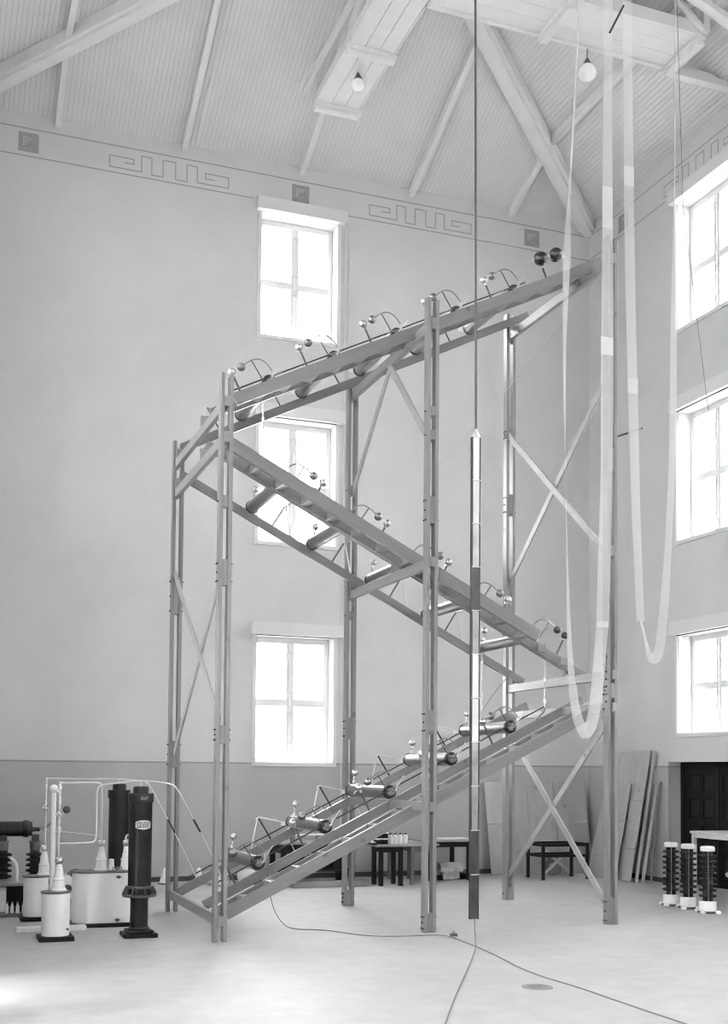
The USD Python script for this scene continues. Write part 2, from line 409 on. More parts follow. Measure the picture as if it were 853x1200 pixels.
for cy in (-1.28, -6.23): square_orn(wallB, paint_b, cy, ZM)

obj('baseboard_back', MB().box(-RX, -0.0, -0.018, 0.0, 0, 0.09), 'base_dark', label='low dark baseboard along the end wall', kind='structure', smooth=False)
obj('baseboard_right', MB().box(-0.018, 0, DOOR_Y[1], -0.018, 0, 0.09), 'base_dark', label='low dark baseboard along the right wall beside the door', kind='structure', smooth=False)

# ------------------------------------------------------------------ windows: local frame x along the wall (left to right seen from inside), y outwards, z up
def window(label, w, h, place, name, depth=0.38, recess=0.30):
    """place(mesh) moves a mesh from the local frame into the wall. The opening spans x 0..w, z 0..h, the inner wall face is y = 0."""
    t = xform(name, label=label, kind='structure')
    P = lambda nm, mb, lk, par=t, sm=False: obj(nm, place(mb.mesh() if isinstance(mb, MB) else mb), lk, par, smooth=sm)
    f0, f1 = recess, recess + 0.09
    fr = MB().box(0, 0.095, f0, f1, 0, h).box(w - 0.095, w, f0, f1, 0, h).box(0.095, w - 0.095, f0, f1, 0, 0.105).box(0.095, w - 0.095, f0, f1, h - 0.105, h)
    P('frame', fr, 'window_paint')
    P('mullion', MB().box(w / 2 - 0.075, w / 2 + 0.075, f0 + 0.005, f1 - 0.005, 0.105, h - 0.105), 'window_paint')
    P('cover_strip', MB().box(w / 2 - 0.02, w / 2 + 0.02, f0 - 0.02, f0 + 0.005, 0.105, h - 0.105), 'window_paint')
    for x0, x1 in ((0.095, w / 2 - 0.075), (w / 2 + 0.075, w - 0.095)):
        P('transom', MB().box(x0, x1, f0 + 0.005, f1 - 0.005, h * 0.48 - 0.065, h * 0.48 + 0.065), 'window_paint')
        for z0, z1 in ((0.105, h * 0.48 - 0.065), (h * 0.48 + 0.065, h - 0.105)):
            P('pane', MB().add(trimesh.creation.box(bounds=[(x0 - 0.01, f0 + 0.05, z0 - 0.01), (x1 + 0.01, f0 + 0.056, z1 + 0.01)])), 'glass')
    for z in (0.16, 0.40, 0.56, 0.88):
        P('hinge', MB().box(w / 2 - 0.04, w / 2 + 0.04, f0 - 0.03, f0 - 0.005, h * z - 0.018, h * z + 0.018), 'lintel_paint')
    P('surround', MB().box(-0.07, 0, -0.02, 0.02, -0.07, h).box(w, w + 0.07, -0.02, 0.02, -0.07, h).box(0, w, -0.03, 0.02, -0.07, 0), 'lintel_paint')
    P('blind_box', MB().box(-0.10, w + 0.16, -0.13, 0.0, h + 0.005, h + 0.24), 'lintel_paint')
    if 'topmost' not in label: P('blind_slit', MB().box(0.0, w, -0.045, -0.02, h - 0.012, h + 0.006), 'tank_rim')
    P('sill', MB().box(0, w, 0.0, f0, -0.012, 0.012), 'window_paint')
    return t

def place_a(x0, z0):
    return lambda m: m.copy().apply_translation((x0, 0, z0))
def place_b(y1, z0):
    def go(m):                               # local x runs towards the camera (-y), local y runs outwards (+x)
        v = np.array(m.vertices); f = np.array(m.faces)
        return trimesh.Trimesh(np.stack([v[:, 1], y1 - v[:, 0], z0 + v[:, 2]], 1), f, process=False)
    return go
def place_c(y1, z0):
    def go(m):
        v = np.array(m.vertices); f = np.array(m.faces)[:, ::-1]
        return trimesh.Trimesh(np.stack([-RX - v[:, 1], y1 - v[:, 0], z0 + v[:, 2]], 1), f, process=False)
    return go
nw = 0
for (z0, z1), which in zip(WIN_A, ('lowest', 'middle', 'topmost')):
    nw += 1; window(f'white four-pane casement window, {which} of the column in the end wall', AX[1] - AX[0], z1 - z0, place_a(AX[0], z0), f'window_{nw}')
for i, (y0, y1) in enumerate(BY[:1]):
    for (z0, z1), which in zip(WIN_B, ('lowest', 'middle', 'topmost')):
        nw += 1; window(f'white four-pane casement window, {which} of the column in the right wall', y1 - y0, z1 - z0, place_b(y1, z0), f'window_{nw}')
for side, pl in (('right', place_b), ('left', place_c)):
    for i, (y0, y1) in enumerate(BY):
        if (side == 'right' and i == 0) or (side == 'left' and i > 1): continue
        for (z0, z1), which in zip(WIN_B, ('lowest', 'middle', 'topmost')):
            nw += 1; window(f'{which} window of column {i + 1} in the {side} wall, outside the picture', y1 - y0, z1 - z0, pl(y1, z0), f'window_{nw}')

# ------------------------------------------------------------------ the black door, deep in its recess
dx = 0.26; dy0, dy1 = DOOR_Y
door = xform('door_1', label='black panelled double door set deep in the right wall', kind='structure')
obj('jamb', MB().box(dx, dx + 0.12, dy1 - 0.10, dy1, 0, DOOR_Z).box(dx, dx + 0.12, dy0, dy0 + 0.10, 0, DOOR_Z).box(dx, dx + 0.12, dy0 + 0.1, dy1 - 0.1, DOOR_Z - 0.07, DOOR_Z), 'door_black', door)
lw = (dy1 - dy0 - 0.2) / 2
for k in range(2):
    b = dy1 - 0.10 - k * lw; a = b - lw
    obj('door_leaf', MB().box(dx + 0.05, dx + 0.09, a + 0.004, b - 0.004, 0.01, DOOR_Z - 0.075), 'door_black', door)
    st = MB()
    for y0, y1 in ((b - 0.13, b - 0.005), (a + 0.005, a + 0.11), ((a + b) / 2 - 0.05, (a + b) / 2 + 0.04)):
        st.box(dx + 0.025, dx + 0.05, y0, y1, 0.01, DOOR_Z - 0.08)
    for z0, z1 in ((0.01, 0.18), (0.58, 0.68), (1.07, 1.19), (1.55, 1.68), (DOOR_Z - 0.22, DOOR_Z - 0.08)):
        st.box(dx + 0.026, dx + 0.05, a + 0.01, b - 0.01, z0, z1)
    obj('door_frame', st, 'door_black', door)
    for z0, z1 in ((0.18, 0.58), (0.68, 1.07), (1.19, 1.55), (1.68, DOOR_Z - 0.22)):
        for y0, y1 in ((a + 0.11, (a + b) / 2 - 0.05), ((a + b) / 2 + 0.04, b - 0.13)):
            obj('door_panel', MB().box(dx + 0.036, dx + 0.05, y0 + 0.03, y1 - 0.03, z0 + 0.03, z1 - 0.03, 0.006), 'door_panel', door)
obj('cover_strip', MB().box(dx + 0.0, dx + 0.03, dy1 - 0.1 - lw - 0.03, dy1 - 0.1 - lw + 0.03, 0.01, DOOR_Z - 0.08), 'door_panel', door)
obj('door_back', MB().add(trimesh.creation.box(bounds=[(dx + 0.12, dy0 - 0.1, -0.1), (dx + 0.3, dy1 + 0.1, DOOR_Z + 0.1)])), 'door_black', door, smooth=False)

# ------------------------------------------------------------------ ceiling: narrow boards, ribs, two hips
ceil = xform('ceiling', label='white boarded hipped ceiling with ribs', kind='structure')
def hip_y(x):
    return -(SB / SA) * min(-x, RX + x)
def zA(y): return ZJ - SA * y
def zB(x): return ZJ + SB * min(-x, RX + x)
BW, GAP, TH = 0.082, 0.007, 0.008
nb = int(round(RX / BW)); bw = RX / nb
def prism(quad, th):
    """A slab whose underside is the planar quad (4 points), thickness th straight up."""
    q = np.array(quad, float); v = np.vstack([q, q + (0, 0, th)])
    f = [(0, 2, 1), (0, 3, 2), (4, 5, 6), (4, 6, 7)]
    for i in range(4):
        j = (i + 1) % 4; f += [(i, j, j + 4), (i, j + 4, i + 4)]
    m = trimesh.Trimesh(v, f, process=False); return m
ba, bs = [], []
for i in range(nb):
    x0, x1 = -RX + i * bw + GAP / 2, -RX + (i + 1) * bw - GAP / 2
    if x1 > -0.05: x1 = -0.0
    y0, y1 = hip_y(x0), hip_y(x1)
    ba.append(prism([(x0, 0.05, zA(0.05)), (x1, 0.05, zA(0.05)), (x1, y1, zA(y1)), (x0, y0, zA(y0))], TH))
    bs.append(prism([(x0, y0, zB(x0)), (x1, y1, zB(x1)), (x1, -RD, zB(x1)), (x0, -RD, zB(x0))], TH))
obj('boarding', trimesh.util.concatenate(ba), 'ceiling_board', ceil, kind='stuff', label='narrow white boards sloping up from the end wall', smooth=False)
obj('boarding', trimesh.util.concatenate(bs), 'ceiling_board', ceil, kind='stuff', label='narrow white boards over the side slopes', smooth=False)
rb = [prism([(-RX, 0.3, zA(0.3) + TH), (0, 0.3, zA(0.3) + TH), (0, 0, ZJ + TH), (-RX, 0, ZJ + TH)], 0.1)]
yr = hip_y(-RIDGE)
rb.append(trimesh.Trimesh(np.array([(-RX - .5, 0.4, zA(0.4) + TH), (0.5, 0.4, zA(0.4) + TH), (-RIDGE, yr, zB(-RIDGE) + TH)] + [(-RX - .5, 0.4, zA(0.4) + TH + .1), (0.5, 0.4, zA(0.4) + TH + .1), (-RIDGE, yr, zB(-RIDGE) + TH + .1)]),
    [(0, 2, 1), (3, 4, 5), (0, 1, 4), (0, 4, 3), (1, 2, 5), (1, 5, 4), (2, 0, 3), (2, 3, 5)], process=False))
rb.append(prism([(0.5, 0.4, ZJ - 0.18 + TH), (0.5, -RD - .3, ZJ - 0.18 + TH), (-RIDGE, -RD - .3, zB(-RIDGE) + TH), (-RIDGE, yr, zB(-RIDGE) + TH)], 0.1))
rb.append(prism([(-RX - .5, 0.4, ZJ - 0.18 + TH), (-RIDGE, yr, zB(-RIDGE) + TH), (-RIDGE, -RD - .3, zB(-RIDGE) + TH), (-RX - .5, -RD - .3, ZJ - 0.18 + TH)], 0.1))
obj('roof_deck', trimesh.util.concatenate(rb), 'ceiling_dark', ceil, smooth=False)
for x in (-1.82, -4.03, -6.29, -8.55, -10.80):
    yh = hip_y(x)
    obj('rafter', MB().bar((x, 0.02, zA(0.02) - 0.075), (x, yh, zA(yh) - 0.075), 0.10, 0.16), 'ceiling_timber', ceil)
    if abs(x + RIDGE) > 0.1:
        obj('purlin', MB().bar((x, yh, zB(x) - 0.075), (x, -RD, zB(x) - 0.075), 0.10, 0.16), 'ceiling_timber', ceil)
for s in (0, 1):
    fx = (lambda x: x) if s == 0 else (lambda x: -RX - x)
    p, q = np.array((fx(-0.02), -0.02, ZJ - 0.08)), np.array((fx(-RIDGE), yr, zB(-RIDGE) - 0.08))
    obj('hip_beam', MB().bar(p, q, 0.36, 0.30), 'ceiling_timber', ceil)
    obj('hip_moulding', MB().bar(p - (0, 0, 0.17), q - (0, 0, 0.17), 0.20, 0.07), 'ceiling_timber', ceil)
obj('tie_beam', MB().bar((-RX, -8.0, 13.42), (0, -8.0, 13.42), 0.2, 0.24), 'ceiling_timber', ceil)

# catwalk troughs under the roof
TZ = 13.60
cw = xform('catwalk', label='white boarded overhead catwalk running out from the end wall towards the ridge', cat='catwalk')
for k in range(3):
    a = -6.63 + k * 0.252
    obj('plank', MB().box(a, a + 0.246, -9.5, -1.95, TZ, TZ + 0.03), 'ceiling_timber', cw)
for y in (-1.93, -3.62, -6.1, -8.6):
    obj('cross_moulding', MB().box(-6.69, -5.81, y - 0.06, y + 0.06, TZ - 0.07, TZ).box(-6.66, -5.84, y - 0.02, y + 0.09, TZ - 0.12, TZ - 0.07), 'ceiling_timber', cw)
obj('side_board', MB().box(-6.66, -6.63, -9.5, -1.95, TZ, TZ + 0.16), 'ceiling_timber', cw)
obj('side_board', MB().box(-5.874, -5.844, -4.9, -1.95, TZ, TZ + 0.16), 'ceiling_timber', cw)
obj('handrail', MB().bar((-6.78, -1.7, 13.93), (-6.78, -9.5, 13.93), 0.07, 0.10), 'ceiling_timber', cw)
for y in (-2.0, -3.7, -6.0, -8.6):
    obj('hanger', MB().bar((-6.68, y, TZ), (-6.68, y, zA(y) if y > yr else 15.5), 0.03, 0.03, up=(0, 1, 0)), 'ceiling_timber', cw)
cw2 = xform('catwalk', label='white boarded catwalk under the roof running across towards the right wall', cat='catwalk')
for k in range(3):
    b = -4.99 - k * 0.275
    obj('plank', MB().box(-5.84, -1.55, b - 0.27, b, TZ, TZ + 0.03), 'ceiling_timber', cw2)
obj('edge_moulding', MB().box(-5.84, -1.55, -4.99, -4.93, TZ - 0.04, TZ + 0.05), 'ceiling_timber', cw2)
obj('side_board', MB().box(-5.84, -1.50, -5.86, -5.815, TZ, TZ + 0.20), 'ceiling_timber', cw2)
for x in (-3.88, -1.55):
    obj('cross_moulding', MB().box(x - 0.07, x + 0.07, -5.86, -4.88, TZ - 0.07, TZ).box(x - 0.03, x + 0.09, -5.82, -4.92, TZ - 0.12, TZ - 0.07), 'ceiling_timber', cw2)
obj('edge_beam', MB().box(-1.46, -0.005, -5.00, -4.86, TZ - 0.10, TZ + 0.02).box(-1.46, -0.005, -4.96, -4.82, TZ + 0.02, TZ + 0.10), 'ceiling_timber', cw2)
obj('post', MB().box(-1.58, -1.46, -5.95, -5.86, TZ + 0.02, zB(-1.5) - 0.02), 'ceiling_timber', cw2)
obj('knee_brace', MB().bar((-1.52, -5.9, 13.62), (-2.3, -5.9, 14.25), 0.06, 0.09, up=(0, 1, 0)), 'ceiling_timber', cw2)
obj('strut', MB().bar((-3.4, -6.2, 14.42), (-0.05, -6.2, 13.2), 0.10, 0.16, up=(0, 1, 0)), 'ceiling_timber', cw2)

def pendant(x, y, ztop, zc, r, label):
    t = xform('pendant_lamp', loc=(x, y, 0), label=label, cat='lamp', group=None)
    obj('stem', MB().tube([(0, 0, ztop), (0, 0, zc + r + 0.08)], 0.009), 'iron', t)
    obj('cap', MB().lathe([(0.012, zc + r + 0.10), (0.02, zc + r + 0.09), (0.075, zc + r - 0.01), (0.075, zc + r - 0.03), (0.06, zc + r - 0.04)][::-1]), 'iron', t)
    obj('globe', MB().lathe([(0.0, zc - r)] + [(r * 1.12 * math.sin(a), zc - r * math.cos(a)) for a in np.linspace(0.12, 2.7, 18)] + [(0.055, zc + r * 0.98), (0.055, zc + r + 0.01)], 28), 'milk_glass', t, smooth=True)
pendant(-6.25, -3.0, TZ, 13.38, 0.105, 'white glass globe lamp hanging under the catwalk near the end wall')
pendant(-3.07, -4.96, TZ - 0.04, 13.17, 0.138, 'white glass globe lamp hanging below the catwalk edge toward the right wall')

# thin pipes on the end wall beside the windows
for x, w in ((-5.40, 'nearer the windows'), (-5.31, 'further from the windows')):
    t = xform('wall_pipe', label=f'thin white conduit running up the end wall, the one {w}', cat='pipe')
    obj('pipe', MB().tube([(x, -0.018, 0.05), (x, -0.018, 12.4)], 0.012, 8), 'lintel_paint', t)
    obj('clip', MB().add(trimesh.util.concatenate([chamfer_box(0.05, 0.02, 0.03).apply_translation((x, -0.008, z)) for z in np.arange(0.6, 12, 1.6)])), 'lintel_paint', t)

# ================================================================== THE TIMBER TOWER
PX = (-9.43, -6.77, -4.12); YF, YB = -7.30, -4.31
Y_REAR, Y_MID, Y_IN, Y_OUT = -4.39, -6.03, -6.42, -6.80
def f1(x): return 0.33 + 0.5035 * (x + 9.35)
def f2(x): return 4.92 - 0.506 * (x + 6.72)
def f3(x): return 7.045 + 0.4925 * (x + 8.587)
FL = [(f1, 0.5035, 'pine_rising'), (f2, -0.506, 'pine_falling'), (f3, 0.4925, 'pine_rising')]

tower = xform('timber_tower', label='tall pine scaffold of six twin-plank posts carrying three sloping flights', cat='scaffold')
PT, PD, PG = 0.047, 0.12, 0.064
posts = {  # x, y, top, packing blocks (z0, z1)
    'P1': (PX[0], YF, 6.70, [(0.175, 0.175), (4.17, 4.48), (2.30, 2.52), (5.10, 5.24)]),
    'P2': (PX[0] + 0.02, YB, 6.69, [(4.2, 4.72), (2.02, 2.40)]),
    'P3': (PX[1], YF, 8.02, [(5.12, 5.47), (2.46, 2.77), (6.19, 6.32), (0.0, 0.24), (6.5, 6.62)]),
    'P4': (PX[1], YB, 7.80, [(4.27, 4.39), (2.47, 2.79), (0.0, 0.23), (6.15, 6.30)]),
    'P5': (PX[2] + 0.02, YB, 9.33, [(6.08, 6.41), (7.27, 7.47), (0.0, 0.2)]),
    'P6': (PX[2] - 0.02, YF, 9.27, [(6.05, 6.37), (4.9, 5.05), (0.0, 0.35), (3.0, 3.2)]),
}
for n, (x, y, top, blocks) in posts.items():
    p = xform('post', tower)
    for s in (-1, 1):
        cx = x + s * (PG + PT) / 2
        obj('plank', MB().box(cx - PT / 2, cx + PT / 2, y - PD / 2, y + PD / 2, 0, top - (0.02 if s > 0 else 0)), 'pine_upright', p)
    bolts = []
    for z0, z1 in blocks:
        if z1 - z0 < 0.05: continue
        obj('packing_block', MB().box(x - PG / 2 + 0.001, x + PG / 2 - 0.001, y - PD / 2 + 0.004, y + PD / 2 - 0.006, z0, z1), 'pine_upright', p)
        for z in ([z0 + 0.05, (z0 + z1) / 2, z1 - 0.05] if z1 - z0 > 0.2 else [(z0 + z1) / 2]):
            for s in (-1, 1):
                for yy in ((y - 0.03, y + 0.03) if z != (z0 + z1) / 2 else (y,)):
                    bolts.append(lathe([(0.011, 0), (0.011, 0.010), (0.006, 0.012), (0.006, 0.018)], 6, axis='x').apply_transform(
                        trimesh.transformations.compose_matrix(scale=(s, 1, 1), translate=(x + s * (PG / 2 + PT), yy, z))))
    if n == 'P6':
        for z in np.linspace(2.85, 3.55, 8): bolts.append(lathe([(0.015, 0), (0.015, 0.014)], 6, axis='x').apply_transform(trimesh.transformations.compose_matrix(scale=(-1, 1, 1), translate=(x - PG / 2 - PT, y + random.choice((-.03, .03)), z))))
    for b in bolts: b.fix_normals()
    obj('bolts', trimesh.util.concatenate(bolts), 'bolt', p, kind='stuff', smooth=False)

BEAMS = [(PX[0], 0.18, 0.30), (PX[0], 5.87, 6.00), (PX[0], 6.30, 6.425), (PX[1], 1.50, 1.615), (PX[1], 4.57, 4.70), (PX[1], 7.61, 7.755), (PX[2], 2.82, 2.94), (PX[2], 3.25, 3.375), (PX[2], 8.89, 9.03)]
for x, z0, z1 in BEAMS:
    obj('cross_beam', MB().box(x - 0.031, x + 0.031, YF - 0.075, YB + 0.09, z0, z1), 'pine_cross', tower)

def rail(name, parent, fn, x0, x1, y, drop, depth, look, label=None):
    h = depth * math.cos(SLOPE)
    n = np.array((-(fn(x1) - fn(x0)) / (x1 - x0), 0, 1.0)); n /= np.linalg.norm(n)
    a, b = np.array((x0, y, fn(x0) - drop)) - n * h / 2, np.array((x1, y, fn(x1) - drop)) - n * h / 2
    return obj(name, MB().bar(a, b, 0.047, h), look, parent, label=label)

spans = [(-9.36, -3.84), (-9.36, -3.86), (-9.36, -3.84)]
for k, (fn, sl, look) in enumerate(FL):
    x0, x1 = spans[k]
    rail('rear_rail', tower, fn, x0, x1, Y_REAR, 0.0, 0.138, look)
    rail('front_rail', tower, fn, x0, x1, Y_MID, 0.0, 0.138, look)
    lad = xform('ladder', tower)
    drop = (0.05, 0.09, 0.08)[k]; drop_in = (0.075, 0.12, 0.10)[k]; deep = (0.17, 0.18, 0.17)[k]
    a, b = ((-9.27, -3.99), (-9.24, -4.92), (-9.24, -3.99))[k]
    rail('ladder_rail', lad, fn, a, b, Y_OUT, drop, deep, look)
    rail('ladder_rail', lad, fn, a, b if k != 1 else -3.90, Y_IN, drop_in, 0.145, look)
    t0 = (-8.603, -8.86, -8.86)[k]
    x = t0 - 0.345 * (1 if k == 0 else 0)
    while x < (b if k != 1 else -3.95) - 0.1:
        zt = fn(x) - drop_in - 0.012
        yo = Y_OUT + 0.02 if x < b else Y_OUT + 0.3
        obj('tread', MB().box(x - 0.06, x + 0.06, yo, Y_IN - 0.02, zt - 0.105, zt), 'pine_cross', lad)
        x += 0.345
    for xb, z0, z1 in BEAMS:                               # bearers where a flight passes a little above its cross beam
        if abs(xb) > 9: xc = xb + 0.09
        else: xc = xb
        gap = fn(xc) - 0.138 - z1
        if 0.0 < gap < 0.2:
            for y in (Y_REAR, Y_MID):
                obj('bearer', MB().box(xb - 0.031, xb + (0.12 if abs(xb) > 9 else 0.031), y - 0.022, y + 0.022, z1, z1 + gap + 0.03), 'pine_cross', tower)

def brace2(x, p, q, off, w=0.10, t=0.028):
    d = np.array((q[0] - p[0], q[1] - p[1])); d /= np.linalg.norm(d)
    up = (0, -d[1], d[0])
    obj('brace', MB().bar((x + off, *p), (x + off, *q), t, w, up=up), 'pine_brace', tower)
brace2(PX[2], (-4.32, 0.36), (-7.25, 2.76), 0.016)
brace2(PX[2], (-4.32, 2.70), (-7.25, 0.20), -0.016)
brace2(PX[2], (-4.32, 4.98), (-7.25, 7.47), 0.016)
brace2(PX[2], (-4.32, 7.38), (-7.25, 4.93), -0.016)
brace2(PX[0], (-4.35, 2.20), (-7.25, 4.46), 0.016)
brace2(PX[0], (-4.35, 4.80), (-7.25, 2.58), -0.016)
brace2(PX[1], (-5.85, 7.64), (-4.30, 6.16), 0.016)
brace2(PX[1], (-5.85, 7.66), (-7.25, 6.22), -0.016)

# ================================================================== CAPACITORS, SPARK GAPS AND LEADS ON THE FLIGHTS
ORD5 = ['first', 'second', 'third', 'fourth', 'fifth']
FLNAME = ['lowest', 'middle', 'top']
XC = [[-8.60 + 0.92 * k for k in range(5)], [-8.34 + 0.926 * k for k in range(5)], [-8.52 + 0.912 * k for k in range(5)]]
ANG = [math.atan(0.5035), -math.atan(0.506), math.atan(0.4925)]

def capacitor():
    """Origin on the rails' top line; the tube lies along y."""
    t = xform('capacitor_tube')
    r, yf, yr_ = 0.088, -5.93, -4.41
    zc = 0.082
    obj('body', lathe([(r - 0.004, 0), (r, 0.005), (r, yr_ - yf - 0.005), (r - 0.004, yr_ - yf)], 32, (0, yf, zc), 'y'), 'tin', t)
    obj('end_ring', lathe([(r + 0.001, -0.012), (r + 0.008, -0.006), (r + 0.008, 0.03), (r + 0.001, 0.036)], 32, (0, yf, zc), 'y'), 'ebonite', t)
    obj('end_ring', lathe([(r + 0.001, -0.012), (r + 0.008, -0.006), (r + 0.008, 0.02), (r + 0.001, 0.026)], 32, (0, yr_ - 0.01, zc), 'y'), 'ebonite', t)
    obj('terminal_block', MB().lathe([(0.045, -0.075), (0.05, -0.07), (0.05, -0.012)], 20, (0, yf, zc), 'y').box(0.0, 0.05, yf - 0.10, yf - 0.03, zc - 0.01, zc + 0.03), 'tin_dull', t)
    tb = MB()
    for dx, dz in ((0.02, 0.01), (-0.025, 0.02), (0.0, -0.03)):
        tb.lathe([(0.013, 0), (0.013, 0.02), (0.006, 0.022), (0.006, 0.04)][::1], 8, (dx, yf - 0.115, zc + dz), 'y')
    obj('terminal_studs', tb, 'chrome', t)
    st = MB().tube([(0.01, -4.46, zc + r - 0.02), (0.02, -4.455, zc + r + 0.06), (0.03, -4.45, 0.30)], 0.011)
    st.lathe([(0.024, 0), (0.03, 0.01), (0.024, 0.03), (0.014, 0.05)], 14, (0.015, -4.458, zc + r))
    st.lathe([(0.012, 0), (0.021, 0.012), (0.012, 0.024)], 12, (0.024, -4.45, 0.235))
    obj('rear_stem', st, 'chrome', t)
    obj('rear_ball', ball((0.035, -4.45, 0.335), 0.051), 'chrome', t, smooth=True)
    return t
cap0 = capacitor()
for k in range(5):
    pass
used = False
for f, (fn, sl, look) in enumerate(FL):
    xs = XC[f]
    for i in range(5):
        up = i if sl > 0 else 4 - i
        lab = f'metal capacitor tube lying across the {FLNAME[f]} flight, {ORD5[up]} from its foot'
        loc = (xs[i], 0, fn(xs[i]))
        if not used:
            cap0.GetAttribute('xformOp:translate').Set(Gf.Vec3d(*loc)); tag(cap0, lab, 'capacitor', f'capacitor tubes on the {FLNAME[f]} flight'); used = True
        else:
            copy_of(cap0, 'capacitor_tube', loc, label=lab, cat='capacitor', group=f'capacitor tubes on the {FLNAME[f]} flight')

def gap_pair(ang, d, sfoot, dark):
    """Two spheres: one on a slanting ebonite stem, one on a bent rod from the capacitor's terminal. Local s runs up (d = 1) or down the flight's x axis."""
    t = xform('spark_gap')
    c, s = math.cos(ang), math.sin(ang)
    def L(ss, n, y=Y_MID): return np.array((d * ss * abs(c) if False else d * ss * c - n * s, y, d * ss * s + n * c))
    A = L(sfoot, 0.345); B = L(sfoot + 0.15, 0.36)
    obj('stem', MB().tube([L(sfoot, -0.01), L(sfoot, 0.30)], 0.0135), 'grey_rod', t)
    obj('stem_cap', MB().tube([L(sfoot, 0.27), L(sfoot, 0.31)], 0.02), 'chrome' if not dark else 'bronze', t)
    obj('pointer', MB().tube([A, L(sfoot - 0.10, 0.30)], 0.005, 6), 'tube_metal', t)
    obj('sphere', ball(A, 0.055), 'bronze_dark' if dark else 'chrome', t, smooth=True)
    obj('sphere', ball(B, 0.056), 'bronze_dark' if dark else 'bronze', t, smooth=True)
    path = smooth_path([B, L(sfoot + 0.30, 0.40), L(sfoot + 0.42, 0.39), L(sfoot + 0.50, 0.30), L(sfoot + 0.53, 0.16)], 3)
    obj('bent_rod', MB().tube(path, 0.0085, 8), 'tube_dull' if not dark else 'bronze', t)
    obj('rod_support', MB().tube([L(sfoot + 0.32, 0.385), L(sfoot + 0.355, 0.10)], 0.0085, 8), 'grey_rod', t)
    obj('contact_arm', MB().tube([L(sfoot + 0.42, 0.06), L(sfoot + 0.66, 0.20)], 0.007, 6), 'tube_metal', t)
    obj('terminal_strip', MB().bar(L(sfoot + 0.53, 0.17), L(sfoot + 0.46, 0.06), 0.012, 0.03, up=(0, 1, 0)), 'tube_metal', t)
    return t
for f, (fn, sl, look) in enumerate(FL):
    f_idx = f
    d = 1 if sl > 0 else -1
    foot_dx = (-0.33, 0.39, -0.39)[f]
    protos = {}
    for i in range(5):
        up = i if sl > 0 else 4 - i
        dark = (f == 1 and i == 4)
        sf = -abs(foot_dx) / math.cos(ANG[f])
        lab = f'spark gap spheres on the {FLNAME[f]} flight, {ORD5[up]} pair up from its foot'
        loc = (XC[f][i], 0, fn(XC[f][i])); gr = f'spark gaps of the {FLNAME[f]} flight'
        if dark not in protos:
            # local x: for a falling flight the pair stands on the low side, mirrored
            t = gap_pair(ANG[f], d if d > 0 else -1, sf, dark)
            t.GetAttribute('xformOp:translate').Set(Gf.Vec3d(*loc)); tag(t, lab, 'spark gap', gr); protos[dark] = t
        else:
            copy_of(protos[dark], 'spark_gap', loc, label=lab, cat='spark gap', group=gr)

# big spheres at the head of the top flight
big = xform('sphere_gap', loc=(-4.372, Y_MID, f3(-4.372)), label='two large dark spheres at the upper end of the top flight', cat='spark gap')
obj('stem', MB().tube([(0.0, 0, -0.01), (-0.095, 0, 0.2)], 0.016), 'black_rod', big)
obj('sphere', ball((-0.13, 0, 0.335), 0.103), 'bronze_dark', big, smooth=True)
obj('sphere', ball((0.122, 0, 0.435), 0.100), 'bronze_dark', big, smooth=True)
obj('bent_rod', MB().tube(smooth_path([(0.18, 0, 0.44), (0.33, 0, 0.44), (0.36, 0, 0.36), (0.37, 0, 0.17)]), 0.009, 8), 'tube_metal', big)

# V brackets on the rear rails, each with a link to the next tube
def bracket(ang, d):
    t = xform('link_bracket')
    c, s = math.cos(ang), math.sin(ang)
    def L(ss, n, y=Y_REAR): return np.array((d * ss * c - n * s, y, d * ss * s + n * c))
    obj('metal_leg', MB().tube([L(-0.68, 0.0), L(-0.40, 0.355)], 0.0115, 8), 'tube_metal', t)
    obj('resistor_leg', MB().tube([L(-0.355, 0.0), L(-0.385, 0.34)], 0.0125, 8), 'black_rod' if ang_f == 0 else 'grey_rod', t)
    if ang_f == 1:                          # on the middle flight the link runs forward, beside the tube
        obj('link_rod', MB().tube([L(-0.40, 0.35, Y_REAR + 0.03), L(-0.40, 0.35), L(-0.40, 0.35, -5.6)], 0.010, 8), 'tube_dull', t)
        return t
    obj('link_rod', MB().tube([L(-0.43, 0.352), L(-0.37, 0.35), L(-0.09, 0.125, Y_REAR - 0.02)], 0.011, 8), 'tube_metal', t)
    obj('clamp', MB().box(*sum(((v - w, v + w) for v, w in zip(L(-0.10, 0.11, Y_REAR - 0.01), (0.03, 0.02, 0.03))), ())), 'porcelain', t)
    return t
for f, (fn, sl, look) in enumerate(FL):
    d = 1 if sl > 0 else -1; proto = None; ang_f = f
    for i in range(5):
        up = i if sl > 0 else 4 - i
        if up == 0 and f != 2: continue
        lab = f'inverted V bracket on the {FLNAME[f]} flight, just below its {ORD5[up]} capacitor tube'
        loc = (XC[f][i], 0, fn(XC[f][i])); gr = f'V brackets of the {FLNAME[f]} flight'
        if proto is None:
            proto = bracket(ANG[f], d); proto.GetAttribute('xformOp:translate').Set(Gf.Vec3d(*loc)); tag(proto, lab, 'bracket', gr)
        else:
            copy_of(proto, 'link_bracket', loc, label=lab, cat='bracket', group=gr)

